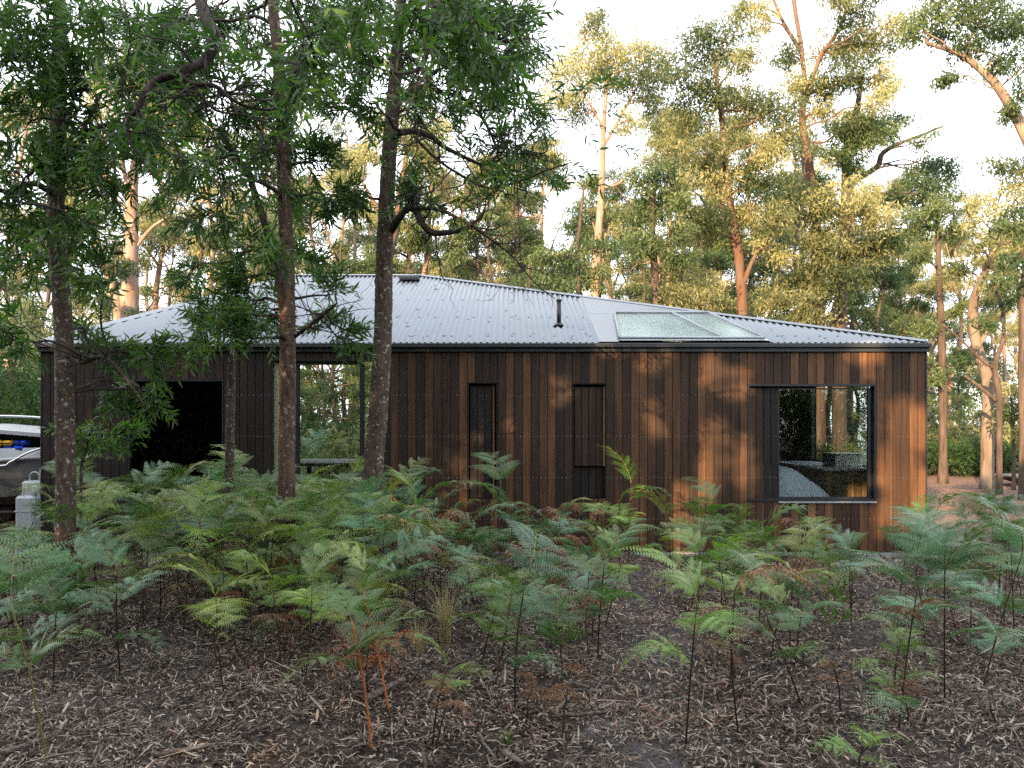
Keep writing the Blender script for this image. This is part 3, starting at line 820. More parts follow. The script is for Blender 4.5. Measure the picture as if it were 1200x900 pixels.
    # life jackets lying on the shelf
    def jacket(lx, ly, lz, m, lb, sz):
        c = W(np.array([(lx, ly, lz)]))[0]; r = empty('life_jacket', c, lb, 'life jacket', 'life jackets in the boat')
        for dx, nm in ((-.5, 'foam_panel'), (.5, 'foam_panel')):
            g = Geo(); g.box(c[0] + dx * sz - .48 * sz, c[0] + dx * sz + .48 * sz, c[1] - .08, c[1] + .10, c[2], c[2] + .085, 0, .5, .022); g.build(nm, M[m], r)
        g = Geo(); g.box(c[0] - .98 * sz, c[0] + .98 * sz, c[1] - .085, c[1] - .081, c[2] + .03, c[2] + .05); g.build('strap', M['rubber'], r)
    jacket(.50, -.74, 1.405, 'blue', 'blue life jacket lying lowest on the boat shelf', .16)
    jacket(.36, -.74, 1.495, 'yellow', 'yellow life jacket lying on top of the blue one in the boat', .13)
    jacket(.60, -.74, 1.492, 'blue', 'blue life jacket beside the yellow one in the boat', .10)
    # trailer
    t = empty('boat_trailer', (bx, by, 0), 'dark boat trailer under the grey dinghy', 'trailer')
    g = Geo()
    for s in (-1, 1):
        p = W(np.array([(-2.2, s * .55, .42), (1.2, s * .55, .42), (2.9, s * .05, .42)])); g.tube(np.hstack([p, np.full((3, 1), .04)]), 6)
    for x in (-1.8, -.2, 1.0):
        p = W(np.array([(x, -.75, .42), (x, .75, .42)])); g.tube(np.hstack([p, np.full((2, 1), .035)]), 6)
    g.build('chassis', M['rust'], t)
    for s in (-1, 1):
        for m_, r0, r1, w, nm in (('rubber', .30, .19, .10, 'tyre'), ('alloy', .19, .03, .06, 'rim')):
            g = Geo(); ring = []; na = 28
            prof = [(r1, -w), (r0 * .96, -w), (r0, -w * .6), (r0, w * .6), (r0 * .96, w), (r1, w)]
            V = []
            for q in range(na):
                an = q / na * 2 * PI
                for rr, yy in prof: V.append((-.2 + rr * math.cos(an), s * .95 + yy, .30 + rr * math.sin(an)))
            V = W(np.array(V)); i = np.arange(na)[:, None] * 6; i2 = (np.arange(na)[:, None] + 1) % na * 6; j = np.arange(6)[None]; j2 = (j + 1) % 6
            g.add(V, np.stack([i + j, i + j2, i2 + j2, i2 + j], -1).reshape(-1, 4)); g.build('tyre' if nm == 'tyre' else 'rim', M[m_], t)
        g = Geo(); an = np.linspace(0, PI, 12)
        a1 = np.stack([-.2 + .36 * np.cos(an), np.full(12, s * .83), .30 + .36 * np.sin(an)], 1); a2 = a1 + [0, s * .24, 0]; a3 = a1 * 1.0; a3[:, 2] += .012; a4 = a2 * 1.0; a4[:, 2] += .012
        i = np.arange(11); g.add(W(np.vstack([a1, a2, a3, a4])), [np.stack([i, i + 1, i + 13, i + 12], 1), np.stack([i + 24, i + 36, i + 37, i + 25], 1), np.stack([i, i + 24, i + 25, i + 1], 1)]); g.build('mudguard', M['alloy'], t)


make_boat()


def jerrycan(px, pyb, pyt, Y, wpx, label):
    b = P(px, pyb, Y); zg = float(ground(b[0], Y)); ht = P(px, pyt, Y)[2] - zg; w = wpx / F * Y
    t = empty('plastic_drum', (b[0], Y, zg), label, 'plastic drum', 'pale plastic drums by the boat')
    g = Geo(); g.box(b[0] - w / 2, b[0] + w / 2, Y - w * .4, Y + w * .4, zg, zg + ht * .86, 0, .5, .03)
    for k in range(3): g.box(b[0] - w / 2 - .004, b[0] + w / 2 + .004, Y - w * .4 - .004, Y + w * .4 + .004, zg + ht * (.2 + .22 * k), zg + ht * (.22 + .22 * k), 0, .5, .003)
    g.build('drum_body', M['pale_plastic'], t)
    g = Geo(); g.tube(smooth([[b[0] - w * .3, Y, zg + ht * .84, .014], [b[0] - w * .22, Y, zg + ht * .95, .014], [b[0] + w * .12, Y, zg + ht * .95, .014], [b[0] + w * .2, Y, zg + ht * .84, .014]], 5), 8); g.build('handle', M['pale_plastic'], t)
    g = Geo(); g.tube(np.array([[b[0] + w * .34, Y, zg + ht * .85, w * .13], [b[0] + w * .34, Y, zg + ht, w * .13]]), 14); g.build('cap', M['white_gel'], t)
jerrycan(33, 652, 569, 11.4, 22, 'tall pale plastic drum standing in front beside the boat')
jerrycan(42, 640, 550, 12.4, 24, 'pale plastic drum behind the taller one against the cabin corner')


def fire_bowl():
    c = P(1195, 566, 26.0); zg = float(ground(c[0], 26)); t = empty('steel_tray', (c[0], 26, zg), 'wide shallow dark steel tray on the bark clearing at right', 'tray')
    g = Geo(); n = 30; V = []; prof = [(.25, 0), (.95, .20), (1.02, .26), (1.0, .28), (.9, .22), (.2, .08)]
    for q in range(n):
        a = q / n * 2 * PI
        for r, z in prof: V.append((c[0] + .3 + r * math.cos(a), 26 + r * math.sin(a), zg + .05 + z))
    i = np.arange(n)[:, None] * 6; i2 = ((np.arange(n) + 1) % n)[:, None] * 6; j = np.arange(5)[None]
    g.add(V, [np.stack([i + j, i + j + 1, i2 + j + 1, i2 + j], -1).reshape(-1, 4)]); g.add(V[0::6], np.array([list(range(n))])); g.add(V[5::6], np.array([list(range(n))])); g.build('bowl', M['rust'], t)
    for q in range(3):
        a = q * 2.1 + .4; g = Geo(); g.tube(np.array([[c[0] + .3 + .3 * math.cos(a), 26 + .3 * math.sin(a), zg - .02, .03], [c[0] + .3 + .25 * math.cos(a), 26 + .25 * math.sin(a), zg + .08, .03]]), 8); g.build('leg', M['rust'], t)
fire_bowl()
exec_parts = True


# ------------------------------------------------------------------ gum trees
def foliage_clumps(g, clumps, dens=1.0, LL=.19, LW=.05, flat=.72, mat=0):
    for (x, y, z, r) in clumps:
        k = max(5, int(19 * r * r * 1.2)); n = int(74 * dens)
        d = unit(rng.normal(size=(k, 3))) * (rng.random((k, 1)) ** .45)
        c = np.array([x, y, z]) + d * np.array([r, r, r * flat])
        o = np.repeat(c, n, 0) + rng.normal(0, 1, (k * n, 3)) * np.array([.22, .22, .14]) * min(1.0, r ** .5)
        D = rng.normal(0, .55, (k * n, 3)) + [0, 0, -.55]
        t0 = rng.choice([0, .35, .8], p=[.34, .26, .40])  # per-clump tone paints patchy sun and shade into the leaf colour
        tn = np.clip(np.repeat(rng.random(k) * .3 + t0 - .05, n) + rng.normal(0, .12, k * n), 0, 1)
        leaves(g, o, D, LL * rng.uniform(.6, 1.2, k * n), LW * rng.uniform(.7, 1.2, k * n), mat, tn, 'kite')


def limbs_to(g, trunk, clumps, r0=.05, frac=(.15, .75), twigs=5):
    """one curved limb from the trunk to every clump, with a few thinner ones inside it"""
    for (x, y, z, r) in clumps:
        c = np.array([x, y, z]); d = np.linalg.norm(trunk[:, :3] - c, axis=1)
        below = trunk[:, 2] < z - .15
        if below.any():
            cand = np.where(below)[0]; i = cand[np.argmin(d[cand])]
        else: i = int(np.argmin(d))
        a = trunk[i]
        rr = min(a[3] * .55, r0 * (.6 + .5 * r))
        g.tube(wiggle(a, c, rr, .012, 7, .10, .06), 6)
        for _ in range(twigs):
            e = c + unit(rng.normal(size=3)) * r * .8 * np.array([1, 1, .7])
            g.tube(wiggle(c - (c - a[:3]) * rng.uniform(0, .25), e, .013, .004, 4, .12), 4, cap=False)


def gum_tree(label, trunk, clumps, bark='gum_bark', leaf='gum_leaf', dens=1.0, forks=(), group=None, name='eucalyptus_tree', LL=.19, LW=.05, r0=.05):
    base = trunk[0][:3].copy()
    t = empty(name, tuple(base), label, 'tree', group)
    g = Geo(); tr = trunk.copy()
    tr[:3, 3] *= np.array([1.35, 1.12, 1.03])
    g.tube(tr, 14, lump=.05)
    allp = trunk
    for f in forks:
        g.tube(f, 9, lump=.04); allp = np.vstack([allp, f])
    limbs_to(g, allp, clumps, r0)
    g.build('trunk', M[bark], t)
    g = Geo(); foliage_clumps(g, clumps, dens, LL, LW); g.build('crown', M[leaf], t)
    return t


def pxclumps(lst, Y, jit=1.2):
    out = []
    for q in lst:
        px, py, r = q[:3]; yy = Y + rng.uniform(-jit * 1.5, jit * .7); r *= 1.12; c = P(px, py, yy); out.append((c[0], yy, c[2], r / F * yy * 1.0))
    return out


def down(pts):
    """add a root point on the ground below the first pixel point"""
    px, py, Y, r = pts[0]; x = (px - CX) / F * Y; z = float(ground(x, Y)) - .15
    py0 = HY - (z - EYE) / Y * F
    return [(px, py0, Y, r * 1.05)] + list(pts)


GG = 'gum trees of the forest behind the cabin'
# the sunlit gums seen above the right half of the roof
YL = 29.0
gum_tree('sunlit gum with orange flaking forked trunk rising above the skylight', pxpath(down([(870, 385, YL, .19), (868, 330, YL, .17), (864, 285, YL, .15), (856, 240, YL, .12), (850, 190, YL, .10), (846, 140, YL, .10), (838, 80, YL, .06)])),
         pxclumps([(820, 60, 32), (850, 45, 28), (872, 72, 24), (800, 100, 26), (832, 108, 30), (862, 120, 28), (808, 142, 28), (890, 128, 30), (925, 128, 24), (920, 160, 26), (840, 170, 26), (798, 222, 28), (850, 212, 32), (890, 218, 32), (838, 252, 28), (880, 248, 28), (820, 272, 22), (912, 255, 28), (902, 292, 22), (780, 182, 28), (900, 180, 26), (815, 195, 24)], YL),
         'gum_orange', 'gum_leaf', forks=[pxpath([(866, 300, YL, .13), (858, 275, YL, .12), (850, 250, YL + .3, .10), (838, 215, YL + .5, .07), (822, 160, YL + .5, .05)]), pxpath([(868, 340, YL, .1), (885, 300, YL - .3, .07), (905, 275, YL - .5, .05)])], group=GG)
YM = 31.0
gum_tree('tallest sunlit gum behind the roof, dark ribbon bark trunk leaning left high up', pxpath(down([(959, 395, YM, .25), (958, 330, YM, .22), (957, 280, YM, .20), (952, 225, YM, .17), (946, 180, YM, .15), (940, 140, YM, .13), (943, 100, YM, .10), (938, 50, YM, .08), (930, 0, YM, .08), (925, -60, YM, .06)])),
         pxclumps([(985, 58, 32), (1022, 52, 28), (1034, 92, 24), (1000, 92, 28), (962, 100, 24), (925, 62, 20), (1010, 18, 26), (985, 0, 22), (935, 100, 24), (965, 132, 22), (1030, 122, 20), (1002, 150, 22), (948, 245, 32), (985, 238, 34), (1022, 250, 30), (960, 285, 32), (1003, 292, 30), (930, 232, 24), (982, 335, 32), (930, 332, 32), (948, 362, 26), (905, 352, 26), (1030, 290, 22), (1045, 25, 20), (895, 20, 20), (870, 10, 22)], YM),
         'gum_orange', 'gum_leaf', forks=[pxpath([(943, 120, YM, .1), (960, 70, YM, .08), (985, 30, YM, .06), (1000, -20, YM, .05)]), pxpath([(938, 60, YM, .08), (915, 20, YM, .06), (900, -20, YM, .04)])], group=GG)
YN = 32.0
gum_tree('gum with twin stems and a low curved right limb behind the roof', pxpath(down([(984, 395, YN, .26), (986, 330, YN, .23), (990, 270, YN, .22), (992, 215, YN, .20), (994, 170, YN, .16), (1004, 130, YN, .12), (1010, 90, YN, .07)])),
         pxclumps([(1022, 160, 30), (1046, 152, 22), (998, 158, 24), (1062, 230, 24), (1082, 202, 22), (1098, 190, 18), (1092, 232, 24), (1072, 262, 24), (1048, 285, 18), (1000, 195, 20), (975, 180, 22), (1085, 165, 14), (1105, 205, 14)], YN),
         'gum_dark', 'gum_green', forks=[pxpath([(990, 222, YN, .13), (1008, 208, YN, .12), (1028, 195, YN, .11), (1034, 180, YN, .10), (1050, 170, YN, .07), (1075, 160, YN, .05), (1105, 148, YN, .03)])], group=GG)
gum_tree('gum leaning in from the right edge with long bare pale limb', pxpath(down([(1245, 400, 24, .22), (1235, 250, 24, .2), (1205, 165, 24, .17), (1175, 110, 24, .13), (1150, 82, 24, .10), (1120, 62, 24, .07), (1085, 50, 24, .05)])),
         pxclumps([(1080, 18, 24), (1102, 45, 20), (1122, 18, 26), (1152, 28, 30), (1188, 28, 32), (1142, 58, 20), (1172, 66, 24), (1112, 92, 12), (1198, 108, 18), (1185, 130, 14), (1065, 38, 16), (1215, 70, 24), (1155, -10, 30), (1110, -20, 26)], 24, .8),
         'gum_bark', 'gum_green', forks=[pxpath([(1140, 75, 24, .06), (1134, 55, 24, .05), (1140, 40, 24, .03)])], group=GG, r0=.035)
Yc = 35.0
gum_tree('pale bare-limbed gum left of the skylight with a high rounded crown', pxpath(down([(697, 350, Yc, .19), (700, 290, Yc, .16), (704, 240, Yc, .14), (706, 190, Yc, .12), (708, 140, Yc, .09), (712, 90, Yc, .05)])),
         pxclumps([(690, 62, 34), (725, 58, 30), (756, 72, 30), (668, 92, 28), (742, 100, 28), (706, 92, 30), (780, 82, 22), (655, 120, 24), (690, 30, 18), (735, 140, 20), (680, 130, 22), (760, 120, 20), (705, 15, 14)], Yc),
         'gum_pale', 'gum_leaf', forks=[pxpath([(708, 170, Yc, .07), (725, 140, Yc, .06), (745, 105, Yc, .04)]), pxpath([(704, 220, Yc, .07), (725, 215, Yc, .05), (745, 195, Yc, .04)]), pxpath([(707, 150, Yc, .06), (690, 120, Yc, .05), (675, 95, Yc, .03)])], group=GG, dens=.8)
Yd = 27.0
gum_tree('dense dark green gum just left of the orange trunk', pxpath(down([(768, 350, Yd, .13), (766, 300, Yd, .11), (764, 250, Yd, .09), (770, 200, Yd, .06)])),
         pxclumps([(742, 262, 26), (770, 240, 26), (760, 282, 26), (735, 290, 20), (790, 270, 22), (775, 205, 22), (750, 215, 20), (800, 300, 20), (795, 240, 18)], Yd, .9), 'gum_dark', 'gum_green', group=GG)
gum_tree('pale gold sunlit gum low above the roof, left of the skylight', pxpath(down([(800, 380, 28, .10), (798, 330, 28, .08), (802, 290, 28, .05)])),
         pxclumps([(800, 345, 24), (778, 340, 22), (822, 350, 22), (795, 315, 22), (760, 362, 20), (828, 322, 20), (845, 360, 18)], 28, .8), 'gum_bark', 'gum_leaf', group=GG)
Ye = 25.0
gum_tree('thin young gum with dark green leaves over the roof ridge', pxpath(down([(678, 345, Ye, .07), (676, 300, Ye, .06), (680, 260, Ye, .05), (684, 220, Ye, .03)])),
         pxclumps([(660, 300, 22), (690, 290, 20), (650, 330, 22), (682, 330, 18), (700, 320, 18), (672, 262, 18), (712, 290, 16), (640, 300, 16)], Ye, .8), 'gum_dark', 'gum_green', group=GG, dens=.8)
# right of the cabin
gum_tree('thin straight dark gum standing just right of the cabin corner', pxpath(down([(1105, 500, 27, .13), (1104, 420, 27, .12), (1101, 340, 27, .10), (1099, 280, 27, .07), (1097, 240, 27, .04)])),
         pxclumps([(1098, 250, 22), (1120, 270, 18), (1078, 300, 18), (1085, 265, 18), (1118, 310, 14), (1092, 215, 18), (1130, 360, 12), (1082, 390, 14), (1125, 425, 13), (1090, 440, 12)], 27, .8), 'gum_dark', 'gum_green', group=GG, dens=.8, r0=.03)
gum_tree('sinuous pale gum with thick S-curved trunk right of the cabin', pxpath(down([(1157, 520, 25, .18), (1158, 470, 25, .17), (1156, 440, 25, .16), (1146, 410, 25, .15), (1140, 380, 25, .15), (1142, 350, 25, .13), (1152, 325, 25, .10), (1165, 290, 25, .07)])),
         pxclumps([(1165, 300, 26), (1190, 280, 26), (1145, 290, 20), (1180, 330, 24), (1200, 345, 20), (1150, 250, 22), (1180, 235, 24), (1125, 320, 16), (1200, 210, 24), (1175, 195, 20), (1205, 300, 26)], 25, .9), 'gum_mid', 'gum_leaf', forks=[pxpath([(1146, 405, 25, .08), (1165, 380, 25, .06), (1185, 360, 25, .04)])], group=GG, dens=.9)
gum_tree('thin dark forked tree beside the sinuous pale gum', pxpath(down([(1171, 500, 23, .08), (1170, 460, 23, .08), (1166, 428, 23, .07), (1176, 395, 23, .05), (1174, 360, 23, .04), (1165, 335, 23, .03)])),
         pxclumps([(1170, 325, 14), (1185, 350, 12), (1150, 380, 11)], 23, .6), 'gum_dark', 'gum_green', forks=[pxpath([(1166, 432, 23, .05), (1148, 420, 23, .04), (1128, 400, 23, .03), (1105, 380, 23, .02)]), pxpath([(1168, 470, 23, .06), (1150, 455, 23, .05), (1130, 440, 23, .04)])], group=GG, dens=.6, r0=.02)
gum_tree('dark gum trunk at the right edge of the picture', pxpath(down([(1199, 500, 21, .10), (1198, 420, 21, .09), (1199, 350, 21, .08), (1203, 280, 21, .05)])),
         pxclumps([(1195, 300, 20), (1210, 330, 22), (1180, 270, 16), (1200, 250, 20)], 21, .6), 'gum_dark', 'gum_green', group=GG)
gum_tree('slender bright green sapling at the far right behind the low ferns', pxpath(down([(1188, 515, 24, .05), (1186, 480, 24, .04), (1184, 450, 24, .02)])),
         pxclumps([(1185, 490, 18), (1198, 475, 18), (1175, 478, 12), (1190, 455, 14), (1200, 505, 14)], 24, .5), 'gum_dark', 'gum_leaf', group=GG, dens=.8)
# left behind the cabin
gum_tree('thick pinkish gum with forked crown above the left roof slope', pxpath(down([(152, 365, 30, .30), (153, 310, 30, .27), (154, 260, 30, .24), (155, 220, 30, .20), (160, 180, 30, .14), (163, 130, 30, .1)])),
         pxclumps([(130, 120, 30), (165, 90, 32), (190, 130, 28), (110, 170, 26), (200, 180, 22), (150, 60, 30), (110, 90, 26)], 30), 'gum_pale', 'gum_leaf', forks=[pxpath([(153, 235, 30, .12), (140, 215, 30, .10), (122, 205, 30, .08), (100, 190, 30, .06)]), pxpath([(153, 300, 30, .07), (175, 270, 30, .06), (195, 255, 30, .04)]), pxpath([(154, 230, 30, .1), (145, 200, 30, .08), (140, 170, 30, .06)])], group=GG)
gum_tree('leaning grey gum trunk left of the pinkish gum', pxpath(down([(140, 372, 33, .22), (134, 345, 33, .2), (125, 315, 33, .17), (115, 290, 33, .13), (108, 250, 33, .08)])), pxclumps([(100, 240, 30), (85, 210, 28), (120, 215, 24), (70, 260, 26)], 33), 'gum_bark', 'gum_leaf', group=GG)
gum_tree('reddish gum half hidden behind the leaning right-hand wattle trunk', pxpath(down([(452, 330, 30, .20), (456, 295, 30, .19), (464, 262, 30, .16), (470, 225, 30, .12), (478, 170, 30, .07)])), pxclumps([(480, 160, 28), (500, 190, 22), (455, 150, 26), (510, 150, 20), (490, 120, 28), (430, 180, 22)], 30), 'gum_orange', 'gum_leaf', forks=[pxpath([(462, 270, 30, .09), (440, 240, 30, .08), (425, 215, 30, .05)])], group=GG, dens=.8)
gum_tree('short red-barked gum behind the boat at the left edge', pxpath(down([(8, 500, 19, .10), (12, 460, 19, .09), (15, 425, 19, .07), (20, 390, 19, .04)])), pxclumps([(20, 390, 26), (0, 370, 26), (40, 410, 18), (10, 410, 20), (45, 370, 20)], 19, .8), 'gum_orange', 'gum_leaf', group=GG)


def generic(seed, h, bark, leaf, ncl, spread, low=.42, LL=.2, LW=.05):
    st = rng.bit_generator.state; r2 = np.random.default_rng(seed)
    n = 7; z = np.linspace(-.15, h, n); x = np.cumsum(r2.normal(0, h * .018, n)); y = np.cumsum(r2.normal(0, h * .018, n)); x -= x[0]; y -= y[0]
    r = np.linspace(.0125 * h, .003 * h, n); tr = smooth(np.stack([x, y, z, r], 1), 5)
    cl = []
    for k in range(ncl):
        u = r2.uniform(low, 1.02); c = tr[int(u * (len(tr) - 1) * .98)] if u < 1 else tr[-1]
        a = r2.uniform(0, 2 * PI); d = spread * h * (1.15 - u) * r2.uniform(.3, 1.0) + .3
        cl.append((c[0] + d * math.cos(a), c[1] + d * math.sin(a), u * h + r2.uniform(0, .6), r2.uniform(.45, .95) * h / 17))
    fk = []
    for k in range(3):
        i = int(len(tr) * r2.uniform(.35, .6)); a = r2.uniform(0, 6.3); b = tr[i]; e = np.array([b[0] + math.cos(a) * h * .16, b[1] + math.sin(a) * h * .16, b[2] + h * .25, .02])
        fk.append(wiggle(b, e, b[3] * .6, .03, 6, .08))
    t = gum_tree('x', tr, cl, bark, leaf, .75, fk, GG, LL=LL, LW=LW)
    return t


protos = [generic(101, 17, 'gum_bark', 'gum_leaf', 34, .30), generic(102, 20, 'gum_pale', 'gum_leaf', 32, .26, .5), generic(103, 15, 'gum_dark', 'gum_green', 36, .30, .35),
          generic(104, 18, 'gum_mid', 'gum_leaf', 34, .26, .3), generic(105, 11, 'gum_dark', 'gum_green', 30, .34, .15)]
PK = ['grey-barked', 'pale smooth-barked', 'dark-barked', 'brown-barked', 'low bushy']
ORD = ['first', 'second', 'third', 'fourth', 'fifth', 'sixth', 'seventh', 'eighth', 'ninth', 'tenth', 'eleventh', 'twelfth', 'thirteenth', 'fourteenth', 'fifteenth', 'sixteenth', 'seventeenth', 'eighteenth', 'nineteenth', 'twentieth']
ORD += ['twenty-' + q for q in ORD[:9]]
spots = []  # px, Y, proto, scale
for px, Y, k, s in [(30, 34, 0, .9), (75, 42, 3, .9), (205, 38, 1, .8), (245, 36, 0, .85), (290, 44, 2, .9), (330, 36, 1, .75), (375, 33, 4, 1.1), (392, 46, 1, .9), (415, 40, 3, .8),
                    (505, 34, 1, .7), (540, 40, 0, .8), (575, 32, 4, .95), (605, 42, 1, .75), (632, 36, 2, .72), (720, 44, 1, .72), (745, 48, 0, .85), (815, 44, 1, .9), (1035, 42, 2, .8), (1070, 50, 0, .8), (1130, 46, 1, .7),
                    (1150, 58, 2, .7), (1185, 50, 0, .8), (1010, 38, 2, .62), (365, 24, 4, .55), (410, 27, 4, .6), (345, 52, 0, 1), (50, 26, 4, .8), (15, 23, 4, .6), (110, 28, 4, .7), (180, 52, 0, 1), (260, 56, 3, 1), (435, 56, 0, 1),
                    (500, 60, 2, 1), (560, 58, 0, .9), (660, 60, 3, .85), (700, 66, 2, .8), (860, 55, 2, .9), (910, 50, 0, .9), (1060, 33, 4, .55), (980, 52, 2, 1), (1115, 36, 4, .5), (600, 28, 4, .62), (640, 31, 4, .7), (520, 29, 4, .7), (470, 33, 2, .75), (560, 36, 3, .72), (740, 33, 4, .75), (225, 33, 4, .9), (300, 31, 4, .9), (1175, 40, 0, .6),
                    (640, 50, 0, 1.1), (680, 46, 2, 1.0), (780, 42, 0, 1.0), (800, 56, 3, 1.2), (835, 40, 2, .9), (880, 44, 0, 1.1), (915, 40, 4, 1.3), (940, 58, 1, 1.1), (1000, 46, 3, 1.05), (1040, 56, 0, 1.1), (1075, 42, 4, 1.0), (760, 60, 2, 1.1), (1095, 60, 0, .9), (585, 52, 3, 1.1), (530, 46, 4, 1.2), (820, 34, 4, .8), (930, 36, 4, .85), (1015, 34, 4, .8), (350, 30, 4, .7), (402, 33, 4, .75), (432, 29, 4, .6)]:
    spots.append(((px - CX) / F * Y, Y, k, s))
bykind = {}
for s_ in sorted(spots, key=lambda q: q[0] / q[1]): bykind.setdefault(s_[2], []).append(s_)
for k, lst in bykind.items():
    for i, (x, Y, _, s) in enumerate(lst):
        lab = f'{PK[k]} gum in the background forest, {ORD[i]} of its kind from the left'
        zg = float(ground(x, Y))
        if i == 0:
            o = protos[k]; o.location = (x, Y, zg); o.scale = (s,) * 3; o['label'] = lab; o.rotation_euler.z = random.uniform(0, 6)
        else: dup(protos[k], (x, Y, zg), random.uniform(0, 6.28), s * random.uniform(.93, 1.07), lab, GG)


# ---- unseen trees added behind the viewer to shade clearing and cabin.
# Their crowns are cut open along chosen shafts of sun to the boards.
TS = np.array([-math.sin(R(SUN_BACK)) * math.cos(R(SUN_EL)), -math.cos(R(SUN_BACK)) * math.cos(R(SUN_EL)), math.sin(R(SUN_EL))])
GAPS = [(768, 416, 12, 8), (800, 602, 14, 30), (833, 440, 9, 20), (836, 500, 7, 14), (834, 552, 10, 26), (862, 448, 8, 10), (873, 545, 7, 30), (1060, 500, 15, 28), (1050, 560, 16, 36), (1075, 592, 14, 36), (1040, 602, 12, 18),
        (1014, 412, 12, 8), (925, 612, 12, 9), (1000, 565, 10, 12), (657, 455, 5, 14), (770, 486, 4, 16), (715, 407, 8, 4), (582, 480, 2, 20)]
def lets_sun(V):
    """True where a point of a crown stands in the way of a shaft that is open"""
    t = (YF - V[:, 1]) / (-TS[1]); q = V - TS * t[:, None]
    x, z = q[:, 0], q[:, 2]
    wob = np.sin(x * 3.1 + z * 1.3) * .25 + np.sin(z * 4.7 - x * 2.2) * .18
    op = np.zeros(len(V), bool)
    for px, py, rx, ry in GAPS:
        cx, cz = px2x(px), py2z(py); op |= ((x - cx) / (rx / 82 + .19)) ** 2 + ((z - cz) / (ry / 82 + .20)) ** 2 < 1.0 + wob
    top = np.where(x > -4, 3.9 + .36 * (6 - x), 6.7 + .03 * (-4 - x)) + wob * 1.5
    op |= z > np.maximum(top, 3.4)
    op |= (x > 6.4) & (z > 4.4 + wob * 3)
    op |= (x > 6.2) & (np.sin(x * 1.9 + 1) * np.sin(z * 2.3 + x) > .45) & (z > 1.2)
    op |= (x > 5.96) & (x < 6.6) & (z > .9)
    return op


def shade_tree(x, y, h, spread, label, low=.06):
    z0 = float(ground(x, y)); t = empty('eucalyptus_tree', (x, y, z0), label, 'tree', 'unseen gum trees added behind the viewer to shade the clearing')
    n = 7; zz = np.linspace(-.15, h * .9, n); tr = smooth(np.stack([x + np.cumsum(rng.normal(0, .12, n)), y + np.cumsum(rng.normal(0, .12, n)), z0 + zz, np.linspace(.2, .05, n)], 1), 5)
    cl = [(x + rng.normal(0, spread), y + rng.normal(0, spread * .8), z0 + h * (low + (1 - low) * (k + rng.random()) / 34), rng.uniform(.8, 1.3)) for k in range(34)]
    g = Geo(); q = Geo(); q.tube(tr, 10)
    for c in cl[::2]:
        if lets_sun(np.array([c[:3]]))[0]: continue
        i = int(np.argmin(np.linalg.norm(tr[:, :3] - np.array(c[:3]), axis=1))); q.tube(wiggle(tr[i], c[:3], .05, .015, 5, .08), 5, cap=False)
    q.build('trunk', M['gum_dark'], t)
    nl = 44000; ci = rng.integers(0, len(cl), nl); C = np.array(cl)
    o = C[ci, :3] + rng.normal(0, .55, (nl, 3)) * C[ci, 3:4] * np.array([1, 1, .8])
    o = o[~lets_sun(o)]
    leaves(g, o, rng.normal(0, .6, (len(o), 3)) + [0, 0, -.4], .22, .10, 0, None, 'kite'); g.build('crown', M['gum_green'], t)


for i, (x, y, h, sp) in enumerate([(-32, -12, 19, 2.4), (-27.5, -9, 18, 2.3), (-23.5, -13, 19, 2.4), (-20, -8, 17, 2.2), (-17, -12, 17, 2.2), (-14.5, -7.5, 15, 2.0), (-12, -12, 15, 2.1), (-10, -7.5, 13.5, 1.9), (-7.6, -11, 13, 1.9),
                                    (-6.0, -7.2, 12, 1.8), (-3.6, -10.5, 12, 1.8), (-2.4, -7.0, 11, 1.7), (.4, -9.5, 11, 1.8), (2.6, -7.5, 9, 1.7), (5.5, -9, 8, 1.7)]):
    shade_tree(x, y, h, sp, f'unseen leafy gum added behind the viewer to shade the clearing, {ORD[i]} from the left')


# ---- far woodland closing the view (one mass)
def far_wood():
    g = Geo(); cl = []
    for w_ in range(330):
        Y = rng.uniform(70, 130); px = rng.uniform(-120, 1320)
        if w_ < 170 and px > 900 and rng.random() < .62: continue
        x = (px - CX) / F * Y; z0 = float(ground(x, Y))
        h = rng.uniform(9, 15) * (1.0 if px < 1080 else .72)
        if w_ >= 170:                      # unseen wood added round the viewer, hides bright low sky from the panes
            an = rng.uniform(R(-205), R(25)); rad = rng.uniform(26, 44); x = rad * math.cos(an); Y = rad * math.sin(an) * 1.0; z0 = 0; h = rng.uniform(5, 7.5)
            if Y > 0 : x = math.copysign(rng.uniform(42, 60), x)
            for _ in range(5): cl.append((x + rng.normal(0, 1.6), Y + rng.normal(0, 1.5), z0 + rng.uniform(.3, 2.5), 1.4))
        g.tube(wiggle((x, Y, z0), (x + rng.normal(0, .8), Y, z0 + h), .22, .05, 5, .03), 5, 1, cap=False)
        for _ in range(9):
            u = rng.uniform(.3, 1); cl.append((x + rng.normal(0, 1.6 * (1.3 - u)), Y + rng.normal(0, 1.5), z0 + u * h, rng.uniform(.9, 1.5)))
    for (x, y, z, r) in cl:
        n = 110; d = unit(rng.normal(size=(n, 3))) * rng.random((n, 1)) ** .5 * np.array([r, r, r * .8]); o = np.array([x, y, z]) + d
        leaves(g, o, rng.normal(0, .6, (n, 3)) + [0, 0, -.4], .42, .16, 0, np.clip(rng.random() + rng.normal(0, .15, n), 0, 1), 'kite')
    tag(g.build('distant_woodland', [M['gum_green'], M['gum_bark']]), 'far gum woodland closing the view behind the cabin, and unseen wood added round the viewer', 'woodland', kind='stuff')
far_wood()


